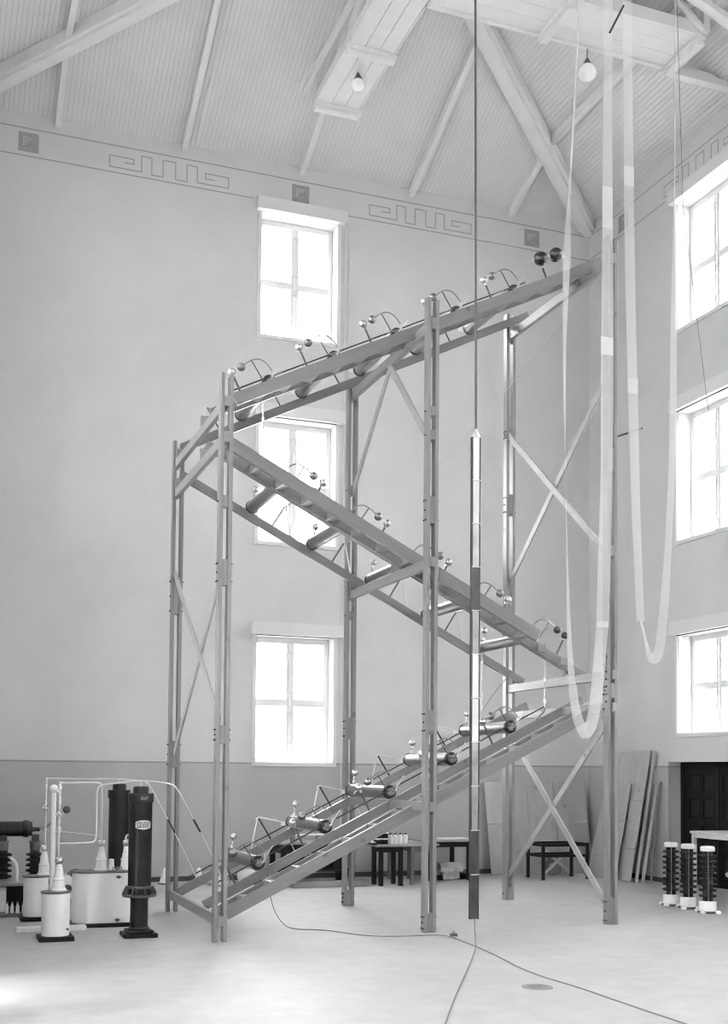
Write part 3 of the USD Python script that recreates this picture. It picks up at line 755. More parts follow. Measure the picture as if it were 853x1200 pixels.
# long charging rods above front and rear rails
for f, (fn, sl, look) in enumerate(FL):
    for y, n, which in ((Y_MID + 0.005, 0.118, 'front'), (Y_REAR + 0.0, 0.062, 'rear')):
        if f > 0 and which == 'rear': continue
        a, b = ((-9.15, -4.35), (-9.0, -4.75), (-9.0, -4.7))[f]
        c, s = math.cos(ANG[f]), math.sin(ANG[f])
        P = lambda x: np.array((x - n * s, y, fn(x) + n * c))
        t = xform('charging_rod', label=f'long thin dark rod running above the {which} rail of the {FLNAME[f]} flight', cat='rod')
        obj('rod', MB().tube([P(a), P(b)], 0.0095, 8), 'black_rod', t)
        xs = np.linspace(a + 0.1, b - 0.1, 11)
        for x in xs[::2]: obj('peg', tube([P(x), (x, y, fn(x) - 0.005)], 0.006, 6), 'tube_metal', t)
        for x in xs[1::2]: obj('sleeve', tube([P(x), P(x + 0.16)], 0.0115, 8), 'tube_dull', t)

# leads between flights
def lead(pts, r, look, label, collars=()):
    t = xform('connecting_lead', label=label, cat='lead')
    obj('rod', MB().tube(smooth_path(pts, 2), r, 8), look, t)
    if collars: obj('collar', trimesh.util.concatenate([lathe([(r, -0.03), (r * 2.1, -0.02), (r * 2.1, 0.02), (r, 0.03)], 10, c) for c in collars]), 'porcelain', t)
lead([(-4.42, Y_MID, 3.66), (-4.42, Y_MID, 3.3), (-4.42, Y_MID, 3.0), (-4.42, Y_MID, 2.87), (-4.52, Y_MID, 2.80), (-4.55, Y_MID, f1(-4.55))], 0.010, 'tube_dull', 'upright metal lead with pale collars joining the lowest and middle flights in front', [(-4.42, Y_MID, 3.32), (-4.42, Y_MID, 3.02)])
lead([(-4.64, -4.45, 4.0), (-4.64, -4.45, 3.4), (-4.64, -4.45, 2.93)], 0.009, 'tube_metal', 'upright jointed lead joining the lowest and middle flights at the rear rails', [(-4.64, -4.45, z) for z in (3.7, 3.45, 3.2, 3.0)])
lead([(-8.63, Y_MID, 6.90), (-8.63, Y_MID, 6.4), (-8.63, Y_MID, f2(-8.63))], 0.009, 'tube_metal', 'upright metal lead joining the middle and top flights', [(-8.63, Y_MID, 6.62)])
# thin wires
def wire(pts, r, look, label, n=2):
    return obj('wire', tube(smooth_path(pts, n), r, 6), look, None, label=label, cat='wire')
wire([(-3.95, -7.24, 9.25), (-4.5, -7.0, 8.3), (-6.0, -5.2, 6.2), (-7.3, -0.4, 4.0)][:3], 0.002, 'cord_pale', 'hair thin wire slanting down from the right near post across the upper bay', 1)
wire([(-4.15, -4.45, 3.55), (-4.45, -4.45, 3.2), (-4.66, -4.45, 2.92)], 0.006, 'tube_dull', 'thin wire slanting from the middle flight to the rear of the lowest flight', 0)
wire([(-2.84, -7.0, 13.3), (-2.74, -7.0, 10.12), (-2.32, -7.0, 7.2)], 0.0045, 'cord', 'thin dark line hanging slantwise before the right wall windows', 0)

# ================================================================== HANGING THINGS
# sectioned bright strip hung on a rod
px, py = -6.435, -7.9
hs = xform('hanging_strip', label='long vertical strip of eleven shiny metal sections hung on a thin rod', cat='hanging strip')
obj('suspension_rod', MB().tube([(px - 0.045, py, TZ - 0.02), (px, py, 6.15)], 0.015, 10), 'grey_rod', hs)
obj('hook', MB().lathe([(0.012, 0.12), (0.03, 0.06), (0.05, 0.03), (0.05, 0.0)][::-1], 14, (px, py, 6.10)), 'tube_metal', hs)
NS, ZT, ZBt = 11, 6.105, 0.225
for k in range(NS):
    z1 = ZT - k * (ZT - ZBt) / NS; z0 = ZT - (k + 1) * (ZT - ZBt) / NS
    tilt = RNG.uniform(-0.02, 0.02)
    m = chamfer_box(0.086, 0.008, z1 - z0 - 0.014)
    m.apply_transform(trimesh.transformations.rotation_matrix(tilt, (1, 0, 0)) @ trimesh.transformations.rotation_matrix(RNG.uniform(-0.05, 0.05), (0, 0, 1)))
    m.apply_translation((px - 0.008, py - 0.024, (z0 + z1) / 2))
    obj('panel', m, 'sheet_dark' if k in (3, 9, 10) else 'sheet_mid' if k in (2, 4, 7, 8) else 'sheet_metal', hs)
    if k: obj('joint_cord', MB().bar((px - 0.06, py - 0.03, z1 - 0.001), (px + 0.065, py - 0.03, z1 + 0.002), 0.012, 0.009), 'rope', hs)
for dxx in (-0.056, 0.042):
    obj('edge_channel', MB().box(px + dxx - 0.008, px + dxx + 0.012, py - 0.03, py + 0.02, ZBt, ZT), 'sheet_dark', hs)
obj('back_board', MB().box(px - 0.06, px + 0.055, py + 0.0, py + 0.02, ZBt, ZT), 'black_rod', hs)

def ribbon(pts, widths, dirs, th=0.0012):
    """A thin cloth band through pts; widths and the horizontal angle of its width vary along it."""
    p = np.asarray(pts, float); n = len(p); k = np.linspace(0, n - 1, (n - 1) * 8 + 1)
    P = np.stack([np.interp(k, range(n), p[:, j]) for j in range(3)], 1)
    for _ in range(6): P[1:-1] = 0.25 * P[:-2] + 0.5 * P[1:-1] + 0.25 * P[2:]
    w = np.interp(k, range(n), widths); a = np.interp(k, range(n), np.radians(dirs))
    t = np.gradient(P, axis=0); t /= np.linalg.norm(t, axis=1, keepdims=True)
    side = np.stack([np.cos(a), np.sin(a), 0 * a], 1)
    side -= t * (side * t).sum(1, keepdims=True); side /= np.linalg.norm(side, axis=1, keepdims=True)
    nn = np.cross(t, side)
    v = np.concatenate([P - side * w[:, None] / 2 - nn * th, P + side * w[:, None] / 2 - nn * th, P + side * w[:, None] / 2 + nn * th, P - side * w[:, None] / 2 + nn * th])
    m, N, f = len(P), len(P), []
    for i in range(m - 1):
        for q in range(4):
            A, B = q * N + i, ((q + 1) % 4) * N + i
            f += [(A, B, B + 1), (A, B + 1, A + 1)]
    f += [(0, 2 * N, N), (0, 3 * N, 2 * N), (N - 1, 2 * N - 1, 3 * N - 1), (N - 1, 3 * N - 1, 4 * N - 1)]
    return trimesh.Trimesh(v, f, process=False)
RY = -8.0
r1 = xform('cloth_ribbon', label='long pale gauze ribbon hanging in a loop beside the right near post', cat='ribbon')
obj('cord', MB().tube([(-5.03, RY, 13.32), (-5.06, RY, 11.5), (-5.19, RY, 9.22)], 0.011, 8), 'rope', r1)
obj('band', ribbon([(-5.19, RY, 9.26), (-5.22, RY, 8.6), (-5.255, RY, 7.44), (-5.25, RY, 6.5), (-5.232, RY, 5.7), (-5.215, RY, 4.7), (-5.18, RY, 3.6), (-5.13, RY, 3.0), (-5.06, RY, 2.66), (-4.95, RY, 2.47), (-4.86, RY, 2.60), (-4.80, RY, 2.9), (-4.74, RY, 3.45), (-4.70, RY, 3.9)],
    [0.05, 0.13, 0.085, 0.07, 0.03, 0.05, 0.09, 0.12, 0.14, 0.15, 0.15, 0.16, 0.165, 0.17], [20, 10, 30, 40, 60, 40, 20, 5, 0, -5, -10, -10, -5, 0]), 'gauze', r1, smooth=60)
obj('band', ribbon([(-4.70, RY, 3.86), (-4.665, RY, 4.9), (-4.64, RY, 5.75), (-4.63, RY, 7.0), (-4.622, RY, 8.1), (-4.62, RY, 10.6), (-4.60, RY, 13.32)],
    [0.18, 0.185, 0.185, 0.18, 0.17, 0.14, 0.13], [0, 0, 5, 0, 0, 5, 0]), 'gauze', r1, smooth=60)
obj('seam', MB().box(-4.78, -4.62, RY - 0.004, RY + 0.004, 3.84, 3.92), 'gauze_seam', r1)
obj('seam_patch', MB().box(-4.70, -4.55, RY - 0.004, RY + 0.004, 9.0, 9.55), 'gauze_seam', r1)
obj('seam_patch', MB().box(-4.72, -4.54, RY - 0.004, RY + 0.004, 7.35, 7.58), 'gauze_seam', r1)
obj('clip_rod', MB().tube([(-4.62, RY - 0.05, 11.56), (-4.41, RY - 0.05, 11.97)], 0.014, 8), 'black_rod', r1)
r2 = xform('cloth_ribbon', label='pale gauze ribbon hanging in a loop before the right wall, left of its windows', cat='ribbon')
obj('band', ribbon([(-4.325, RY, 13.32), (-4.32, RY, 11.98), (-4.31, RY, 10.5), (-4.30, RY, 9.25), (-4.27, RY, 7.8), (-4.24, RY, 6.68), (-4.20, RY, 5.3), (-4.14, RY, 4.03), (-4.135, RY, 3.95)],
    [0.14, 0.14, 0.14, 0.15, 0.145, 0.145, 0.13, 0.115, 0.115], [0] * 9), 'gauze', r2, smooth=60)
obj('band', ribbon([(-4.135, RY - 0.01, 3.95), (-4.07, RY, 3.75), (-4.02, RY, 3.55), (-3.97, RY, 3.47), (-3.90, RY, 3.49), (-3.845, RY, 3.6), (-3.77, RY, 4.2), (-3.71, RY, 4.95), (-3.66, RY, 5.8), (-3.63, RY, 6.5), (-3.615, RY, 8.0), (-3.60, RY, 9.5)],
    [0.07, 0.08, 0.10, 0.13, 0.15, 0.14, 0.13, 0.12, 0.115, 0.11, 0.11, 0.06], [30, 40, 20, 0, 0, 0, 0, 10, 10, 0, 10, 30]), 'gauze', r2, smooth=60)
obj('cord', MB().tube([(-3.60, RY, 9.48), (-3.585, RY, 11.5), (-3.58, RY, 13.32)], 0.007, 8), 'rope', r2)
obj('seam_patch', MB().box(-4.375, -4.225, RY - 0.004, RY + 0.004, 9.62, 9.88), 'gauze_seam', r2)
obj('seam_patch', MB().box(-4.32, -4.17, RY - 0.004, RY + 0.004, 6.9, 7.1), 'gauze_seam', r2)
pointer = xform('projecting_rod', label='short slanting rod with a dark sleeve sticking out of the right near post', cat='rod')
obj('rod', MB().tube([(-4.05, YF, 6.54), (-3.64, YF, 6.704)], 0.007, 8), 'tube_dull', pointer)
obj('sleeve', MB().tube([(-4.045, YF, 6.542), (-3.87, YF, 6.612)], 0.013, 8), 'black_rod', pointer)
obj('tip', ball((-3.64, YF, 6.704), 0.013, 2), 'black_rod', pointer, smooth=True)

# ================================================================== LEFT: TANKS, COLUMNS, TUBING
def bushing(t, x, y, z0, h, rb=0.074, rt=0.034):
    pr = [(rb + 0.018, 0), (rb + 0.022, 0.012), (rb + 0.005, 0.03), (rb, 0.05), (rb - 0.006, h * 0.42), (rb + 0.002, h * 0.44), (rb - 0.002, h * 0.48), (rb - 0.012, h * 0.5), (rt + 0.01, h * 0.82), (rt + 0.014, h * 0.84), (rt + 0.004, h * 0.88), (rt, h)]
    obj('bushing', lathe(pr, 28, (x, y, z0)), 'porcelain', t)
def round_tank(x, y, h, label, ball_dx=0.03):
    t = xform('oil_tank', loc=(x, y, 0), label=label, cat='tank')
    obj('base_plate', MB().box(-0.20, 0.20, -0.20, 0.20, 0.0, 0.055, 0.01), 'dark_base', t)
    obj('shell', lathe([(0.158, 0.055), (0.160, 0.06), (0.160, h - 0.03), (0.158, h - 0.02)], 40), 'enamel', t)
    obj('lid', lathe([(0.172, h - 0.022), (0.175, h - 0.018), (0.175, h - 0.002), (0.168, h)], 40), 'tank_rim', t)
    bushing(t, ball_dx, 0, h, 0.31)
    obj('terminal_ball', ball((ball_dx, 0, h + 0.355), 0.052), 'chrome', t, smooth=True)
    obj('valve', MB().lathe([(0.014, -0.18), (0.014, -0.155)], 8, (0.12, 0, 0.14), 'y'), 'iron', t)
    return t
NT, BT = (-11.215, -6.60), (-11.29, -4.70)
round_tank(*NT, 0.567, 'white enamel round tank with a cone bushing, nearest of the tanks at left')
round_tank(*BT, 0.585, 'white enamel round tank with a cone bushing, farther back at the left edge', ball_dx=0.10)

OX, OY, OH, OL, OR = -10.49, -5.48, 0.70, 0.22, 0.20
ot = xform('oil_tank', loc=(OX, OY, 0), label='broad oval white enamel tank with two cone bushings, left of the dark columns', cat='tank')
def oval(r, l, n=20):
    a = np.linspace(-math.pi / 2, math.pi / 2, n)
    return Polygon([(l + r * math.cos(q), r * math.sin(q)) for q in a] + [(-l - r * math.cos(q), -r * math.sin(q)) for q in a])
def oval_mesh(r, l, z0, z1):
    m = extrude(oval(r, l), z1 - z0); m.apply_translation((0, 0, z0)); return m
obj('base_plate', MB().box(-OL - OR - 0.05, OL + OR + 0.05, -OR - 0.04, OR + 0.04, 0, 0.05, 0.01), 'dark_base', ot)
obj('shell', oval_mesh(OR, OL, 0.05, OH - 0.02), 'enamel', ot)
obj('lid', oval_mesh(OR + 0.015, OL, OH - 0.022, OH), 'tank_rim', ot)
for dx in (-0.06, 0.26): bushing(ot, dx, 0, OH, 0.30)
for dx in (-0.06, 0.26): obj('terminal_ball', ball((dx, 0, OH + 0.345), 0.052), 'chrome', ot, smooth=True)
obj('small_insulator', lathe([(0.045, 0), (0.05, 0.01), (0.04, 0.04), (0.035, 0.14), (0.02, 0.15)], 20, (0.06, -0.05, OH)), 'porcelain', ot)
lf = MB()
for dx in (0.10, 0.16): lf.tube([(dx - 0.025, -0.1, OH), (dx - 0.025, -0.1, OH + 0.04), (dx, -0.1, OH + 0.055), (dx + 0.025, -0.1, OH + 0.04), (dx + 0.025, -0.1, OH)], 0.007, 6)
obj('lifting_eye', lf, 'tube_dull', ot)
for z, x in ((0.09, 0.12), (OH - 0.07, 0.13)):
    obj('valve', MB().lathe([(0.022, -0.05), (0.022, -0.02), (0.012, -0.02), (0.012, 0.0)], 10, (x, -OR, z), 'y').box(x - 0.035, x + 0.035, -OR - 0.045, -OR - 0.03, z - 0.008, z + 0.008), 'iron', ot)

def column(x, y, label, badge):
    t = xform('insulator_column', loc=(x, y, 0), label=label, cat='column')
    obj('base_plate', MB().box(-0.20, 0.20, -0.19, 0.19, 0.0, 0.05, 0.008).box(-0.155, 0.155, -0.15, 0.15, 0.05, 0.085, 0.012), 'dark_base', t)
    obj('foot', lathe([(0.125, 0.08), (0.125, 0.10), (0.108, 0.12), (0.106, 0.44), (0.12, 0.47), (0.12, 0.485)], 40), 'ebonite_gloss', t)
    fl = MB().lathe([(0.20, 0.475), (0.205, 0.48), (0.205, 0.50), (0.20, 0.505)], 40).lathe([(0.152, 0.57), (0.158, 0.575), (0.158, 0.60), (0.15, 0.605)], 40)
    for k in range(8):
        a = k * math.pi / 4 + 0.2
        d = np.array((math.cos(a), math.sin(a)))
        fl.bar((*(d * 0.145), 0.59), (*(d * 0.195), 0.50), 0.012, 0.06, up=(0, 0, 1))
    obj('flange', fl, 'iron', t)
    obj('tube', lathe([(0.139, 0.50), (0.139, 1.62)], 48), 'ebonite_gloss', t)
    obj('collar', lathe([(0.150, 1.60), (0.154, 1.605), (0.154, 1.70), (0.148, 1.71)], 48), 'ebonite_gloss', t)
    obj('cap', lathe([(0.088, 1.705), (0.092, 1.71), (0.092, 1.775), (0.084, 1.79), (0.05, 1.795)], 40), 'ebonite_gloss', t)
    obj('terminal_stub', MB().tube([(0, 0, 1.79), (0, 0, 1.87)], 0.008, 8), 'tube_metal', t)
    if badge:
        yaw = math.atan2(CAM[1] - y, CAM[0] - x) + 0.28          # the badge faces a little to the right of the viewer
        def wrap(m, r, zc):
            v = np.array(m.vertices); a = yaw + v[:, 0] / r; rr = r + v[:, 2]
            return trimesh.Trimesh(np.stack([rr * np.cos(a), rr * np.sin(a), zc + v[:, 1]], 1), m.faces, process=False)
        def fine(m, e=0.02):
            v, f = trimesh.remesh.subdivide_to_size(m.vertices, m.faces, e); return trimesh.Trimesh(v, f, process=False)
        KB = 0.097
        pts = [(-KB, -0.034), (-KB, 0.034)] + [(x_, 0.034 + 0.022 * (1 - (x_ / KB) ** 2)) for x_ in np.linspace(-0.088, 0.088, 9)] + [(KB, 0.034), (KB, -0.034)] + [(x_, -0.034 - 0.022 * (1 - (x_ / KB) ** 2)) for x_ in np.linspace(0.088, -0.088, 9)]
        obj('badge', wrap(fine(extrude(Polygon(pts), 0.002)), 0.139, 1.335), 'badge', t, label='pale lozenge name plate')
        tx = meshkit.text_mesh('SIEVERT', 0.052, 0.0015, bold=True); b = tx.bounds
        tx.apply_translation((-(b[0][0] + b[1][0]) / 2, -0.026, 0.0015)); tx.apply_scale((0.170 / (b[1][0] - b[0][0]), 1.2, 1))
        obj('badge_lettering', wrap(fine(tx, 0.015), 0.139, 1.335), 'badge_ink', t, smooth=False)
        tx = meshkit.text_mesh('OLF', 0.034, 0.0012, bold=True); b = tx.bounds; tx.apply_translation((-(b[0][0] + b[1][0]) / 2, -0.02, 0.0002))
        obj('rim_lettering', wrap(fine(tx, 0.015), 0.154, 1.655), 'rim_ink', t, smooth=False)
    return t
FC, BC = (-10.245, -6.60), (-10.185, -4.46)
column(*FC, 'black glossy insulator column with a pale name badge, the nearer of two', True)
column(*BC, 'black insulator column without a badge, standing behind the oval white tank', False)

# white pole with a knob, on a white foot board
pole = xform('insulating_pole', loc=(-11.19, -5.84, 0), label='tall white pole with a round knob head between the two round tanks', cat='pole')
obj('foot_board', MB().box(-0.42, 0.42, -0.07, 0.07, 0.0, 0.06, 0.008), 'enamel', pole)
obj('shaft', lathe([(0.036, 0.055), (0.034, 0.1), (0.031, 1.72)], 24), 'porcelain', pole)
obj('knob', ball((-0.0, 0, 1.745), 0.056), 'porcelain', pole, smooth=True)
obj('arm', MB().tube([(0.03, -0.02, 1.735), (0.02, -0.40, 1.71), (0.0, -0.72, 1.70)], 0.016, 10), 'porcelain', pole)
# vertical valve/gap assembly on the near tank
def tower_rod(x, y, z0, z1, label, knots):
    t = xform('terminal_rod', label=label, cat='rod')
    obj('rod', MB().tube([(x, y, z0), (x, y, z1)], 0.0105, 8), 'tube_metal', t)
    mb = MB()
    for z, h, r in knots: mb.lathe([(0.008, -h / 2), (r, -h / 2 + 0.006), (r, h / 2 - 0.006), (0.008, h / 2)], 14, (x, y, z))
    obj('fittings', mb, 'tube_metal', t)
    return t
tr1 = tower_rod(-11.195, -6.60, 0.96, 1.85, 'upright jointed terminal rod on the nearest round tank', [(1.12, .03, .016), (1.20, .03, .015), (1.28, .07, .022), (1.37, .05, .014), (1.56, .06, .015), (1.63, .09, .021), (1.72, .04, .015), (1.78, .06, .024), (1.83, .03, .016)])
obj('gap_ball', ball((-11.19, -6.60, 1.47), 0.036), 'chrome', tr1, smooth=True)
obj('gap_ball', ball((-11.215, -6.60, 1.455), 0.024, 2), 'chrome', tr1, smooth=True)
obj('side_ball', ball((-11.115, -6.62, 1.515), 0.045), 'bronze_dark', tr1, smooth=True)
obj('side_arm', MB().tube([(-11.19, -6.60, 1.47), (-11.115, -6.62, 1.515)], 0.01, 8), 'tube_metal', tr1)
tr2 = tower_rod(-11.185, -4.73, 1.0, 1.88, 'upright jointed terminal rod on the farther round tank', [(1.19, .03, .018), (1.33, .05, .014), (1.55, .04, .014), (1.65, .03, .014), (1.76, .05, .02), (1.86, .04, .02)])
for dx, dz in ((0, 0.03), (0.028, 0), (-0.028, 0), (0, -0.03)): obj('gap_ball', ball((-11.185 + dx, -4.73, 1.475 + dz), 0.021, 2), 'chrome', tr2, smooth=True)

def tubing(pts, label, r=0.0105, dark=None, n=2, look='tube_metal'):
    t = xform('bent_tube', label=label, cat='tube')
    obj('pipe', MB().tube(smooth_path(pts, n), r, 8), look, t)
    if dark: obj('dark_sleeve', MB().tube(dark, r * 1.25, 8), 'black_rod', t)
    return t
tubing([(-11.195, -6.6, 1.119), (-10.83, -6.6, 1.122), (-10.785, -6.6, 1.135), (-10.766, -6.6, 1.18), (-10.763, -6.6, 1.26), (-10.766, -6.6, 1.66), (-10.762, -6.6, 1.74), (-10.74, -6.6, 1.795), (-10.68, -6.6, 1.812), (-10.25, -6.6, 1.866), (-9.94, -6.6, 1.835), (-9.86, -6.56, 1.81), (-9.79, -6.5, 1.77), (-9.64, -6.4, 1.53), (-9.40, -6.22, 1.15), (-9.20, -6.08, 0.82), (-9.06, -6.03, 0.50)],
    'bright bent tube from the nearest round tank over the front column to the lowest flight', dark=[(-9.545, -6.335, 1.38), (-9.44, -6.255, 1.22)])
tubing([(-11.195, -6.6, 1.83), (-10.64, -5.66, 1.826), (-10.575, -5.53, 1.81), (-10.555, -5.48, 1.75), (-10.553, -5.48, 1.06)], 'bright bent tube from the nearest terminal rod to the oval tank')
tubing([(-11.185, -4.74, 1.868), (-10.66, -4.6, 1.858), (-10.185, -4.5, 1.862), (-9.90, -4.5, 1.835), (-9.82, -4.49, 1.815), (-9.77, -4.47, 1.775), (-9.60, -4.44, 1.47), (-9.30, -4.41, 0.92), (-9.09, -4.39, 0.50)],
    'bright bent tube from the farther round tank over the back column to the rear rail', dark=[(-9.505, -4.43, 1.30), (-9.40, -4.42, 1.11)])
tubing([(-11.185, -4.74, 1.18), (-10.9, -5.08, 1.165), (-10.56, -5.48, 1.14)], 'thin wire-like tube between the farther round tank and the oval tank', r=0.006, n=1)
tubing([(-10.26, -5.33, 0.69), (-10.225, -5.33, 1.10), (-10.20, -5.33, 1.15), (-10.13, -5.33, 1.10)], 'short bent tube rising from the oval tank behind the front column', r=0.012, n=1)

# black high voltage apparatus on ribbed insulators, on a low grey stand
stand = xform('low_stand', loc=(0, 0, 0), label='low grey topped stand at the left edge carrying the black apparatus', cat='stand')
obj('top', MB().box(-12.45, -11.16, -4.05, -2.45, 0.385, 0.42), 'table_grey', stand)
obj('dark_box', MB().box(-12.3, -11.25, -3.85, -2.6, 0.0, 0.385), 'dark_base', stand)
obj('white_panel', MB().box(-12.3, -11.62, -3.95, -3.86, 0.02, 0.36), 'enamel', stand)
obj('board', MB().box(-12.45, -11.25, -4.35, -3.95, 0.0, 0.03), 'grey_wood', stand)
app = xform('rotary_apparatus', label='black horizontal drum on two ribbed black insulators at the left edge', cat='apparatus')
zc = 1.13
obj('drum', lathe([(0.08, 0), (0.11, 0.01), (0.122, 0.03), (0.122, 0.12), (0.108, 0.13), (0.108, 0.95), (0.1, 1.0)], 32, (-12.25, -3.3, zc), 'x').apply_transform(trimesh.transformations.compose_matrix(translate=(0, 0, 0))), 'ebonite_gloss', app)
obj('end_bell', lathe([(0.108, 0), (0.123, 0.02), (0.123, 0.07), (0.10, 0.10), (0.05, 0.12)], 32, (-11.38, -3.3, zc), 'x'), 'ebonite_gloss', app)
obj('nose', lathe([(0.04, 0), (0.045, 0.02), (0.032, 0.04), (0.032, 0.10), (0.04, 0.11), (0.012, 0.13)], 20, (-11.26, -3.3, zc - 0.01), 'x'), 'ebonite', app)
obj('lead_rod', MB().tube([(-11.14, -3.3, zc - 0.01), (-11.08, -3.3, zc), (-10.9, -3.35, zc + 0.16)], 0.012, 8), 'tube_dull', app)
for cx in (-11.64, -11.20):
    pr = [(0.075, 0.42)]
    for k in range(5):
        z = 0.43 + k * 0.077
        pr += [(0.07, z), (0.125, z + 0.012), (0.128, z + 0.03), (0.11, z + 0.045), (0.07, z + 0.055)]
    pr += [(0.06, 0.83)]
    obj('ribbed_insulator', lathe(pr, 28, (cx, -3.3, 0)), 'ebonite_gloss', app)
    obj('insulator_cap', lathe([(0.07, 0.825), (0.075, 0.83), (0.075, 0.93), (0.09, 0.94), (0.09, 0.955), (0.05, 0.965)], 24, (cx, -3.3, 0)), 'tank_rim', app)
    obj('saddle', MB().box(cx - 0.05, cx + 0.05, -3.36, -3.24, 0.96, zc - 0.08), 'ebonite', app)
funnel = obj('bent_glass_tube', tube(smooth_path([(-11.47, -3.75, 0.42), (-11.47, -3.75, 0.62), (-11.50, -3.75, 0.70), (-11.56, -3.75, 0.75)], 2), 0.022, 10), 'porcelain', None, label='small bent white tube standing on the low grey stand', cat='tube')
for k, x in enumerate((-11.62, -11.55, -11.48, -11.40, -11.32)):
    t = xform('glass_jar', loc=(x, -4.15 + 0.03 * (k % 2), 0.03), label=f'small white jar on the board before the low stand, {ORD5[k]} from the left', cat='jar', group='jars before the low stand')
    obj('jar', lathe([(0.024, 0), (0.027, 0.01), (0.027, 0.09), (0.014, 0.115), (0.014, 0.135)], 16), 'porcelain', t)
    obj('stopper', lathe([(0.015, 0.134), (0.017, 0.15), (0.01, 0.155)], 12), 'tank_rim', t)

# lying white insulator and black drum behind the tanks
li = xform('fallen_insulator', loc=(-10.66, -2.35, 0.19), label='white porcelain drum lying on its side behind the nearest tank', cat='insulator')
obj('body', lathe([(0.12, -0.28), (0.17, -0.25), (0.18, -0.1), (0.18, 0.16), (0.15, 0.22), (0.1, 0.26)], 32, axis='y'), 'porcelain', li)
obj('dark_hub', lathe([(0.05, -0.305), (0.06, -0.30), (0.06, -0.27)], 20, axis='y'), 'iron', li)
dr = xform('black_drum', loc=(-10.42, -1.75, 0.2), label='black drum with a white hub lying behind the oval tank', cat='drum')
obj('shell', lathe([(0.15, -0.22), (0.185, -0.2), (0.195, -0.18), (0.195, -0.14), (0.165, -0.12), (0.165, 0.12), (0.195, 0.14), (0.195, 0.2), (0.15, 0.22)], 36, axis='y'), 'ebonite_gloss', dr)
obj('hub', lathe([(0.06, -0.26), (0.075, -0.25), (0.075, -0.21)], 24, (0.02, 0, -0.03), axis='y'), 'porcelain', dr)
obj('pale_rim', lathe([(0.19, 0.19), (0.2, 0.2), (0.2, 0.24), (0.17, 0.25)], 36, axis='y'), 'porcelain', dr)

# ------------------------------------------------------------------ small things on the floor behind the foot of the lowest flight
def cone_ins(x, y, label, h=0.28):
    t = xform('cone_insulator', loc=(x, y, 0), label=label, cat='insulator')
    obj('cone', lathe([(0.09, 0), (0.1, 0.01), (0.09, 0.03), (0.06, h * 0.5), (0.045, h * 0.85), (0.02, h)], 24), 'porcelain', t)
    obj('foot_ring', lathe([(0.11, 0), (0.115, 0.005), (0.115, 0.02), (0.1, 0.025)], 24), 'iron', t)
cone_ins(-8.78, -0.42, 'white cone insulator standing by the end wall left of the tower')
cone_ins(-8.20, -0.55, 'white cone insulator standing by the end wall behind the back left post')
def lying(x, y, r, l, rot, label, dark=False):
    t = xform('lying_insulator', loc=(x, y, r), rot=(0, 0, rot), label=label, cat='insulator')
    obj('body', lathe([(r * 0.6, -l / 2), (r * 0.95, -l / 2 + 0.03), (r, -l / 4), (r, l / 4), (r * 0.8, l / 2 - 0.03), (r * 0.4, l / 2)], 28, axis='y'), 'porcelain', t)
    obj('hub', lathe([(r * 0.3, -l / 2 - 0.03), (r * 0.35, -l / 2 - 0.02), (r * 0.35, -l / 2)], 18, axis='y'), 'iron', t)
lying(-8.00, -0.95, 0.13, 0.5, 30, 'white rounded insulator lying behind the lower end of the rear rail')
lying(-7.42, -0.85, 0.14, 0.40, 8, 'white insulator with a dark hub lying on the floor under the first capacitor tube')
lying(-7.02, -0.75, 0.15, 0.42, -40, 'white insulator lying just right of another under the first capacitor tube')
crate = xform('iron_fitting', loc=(-7.23, -1.05, 0), label='small dark iron fitting on the floor between two lying white insulators', cat='fitting')
obj('base', MB().box(-0.09, 0.09, -0.06, 0.06, 0, 0.05), 'iron', crate); obj('lug', MB().lathe([(0.04, 0.05), (0.04, 0.12), (0.02, 0.14)], 14), 'iron', crate)

# ------------------------------------------------------------------ tables and clutter by the end wall
def table(name, x0, x1, y0, y1, h, leg, look, topl, label, cat='table', apron=0.1, over=0.06, shelf=None):
    t = xform(name, label=label, cat=cat)
    obj('table_top', MB().box(x0 - over, x1 + over, y0 - over, y1 + over, h - 0.035, h), topl, t)
    ap = MB().box(x0 + leg, x1 - leg, y0 + 0.01, y0 + 0.03, h - 0.035 - apron, h - 0.035).box(x0 + leg, x1 - leg, y1 - 0.03, y1 - 0.01, h - 0.035 - apron, h - 0.035)
    ap.box(x0 + 0.01, x0 + 0.03, y0 + leg, y1 - leg, h - 0.035 - apron, h - 0.035).box(x1 - 0.03, x1 - 0.01, y0 + leg, y1 - leg, h - 0.035 - apron, h - 0.035)
    obj('apron', ap, look, t)
    for x in (x0, x1 - leg):
        for y in (y0, y1 - leg): obj('leg', MB().box(x, x + leg, y, y + leg, 0, h - 0.035), look, t)
    if shelf: obj('shelf', MB().box(x0 + 0.005, x1 - 0.005, y0 + 0.02, y1 - 0.02, shelf - 0.03, shelf), look, t)
    return t
table('table', -5.30, -4.86, -1.83, -1.42, 0.72, 0.07, 'black_wood', 'table_grey', 'narrow dark table crowded with bottles, left of the near centre post', over=0.10)
table('table', -4.68, -4.22, -1.75, -0.62, 0.72, 0.065, 'grey_wood', 'table_grey', 'grey table with square legs behind the near centre post')
table('table', -4.12, -3.22, -1.15, -0.35, 0.745, 0.07, 'black_wood', 'table_grey', 'black table with a stack of white paper, right of the near centre post', over=0.08)
table('bench', -6.90, -5.55, -1.25, -0.45, 0.74, 0.09, 'black_wood', 'table_grey', 'dark work bench with a shelf under the lowest flight', cat='bench', apron=0.16, shelf=0.25)
pw = xform('papers', loc=(-3.5, -0.85, 0.745), label='stack of white paper sheets on the black table', cat='paper')
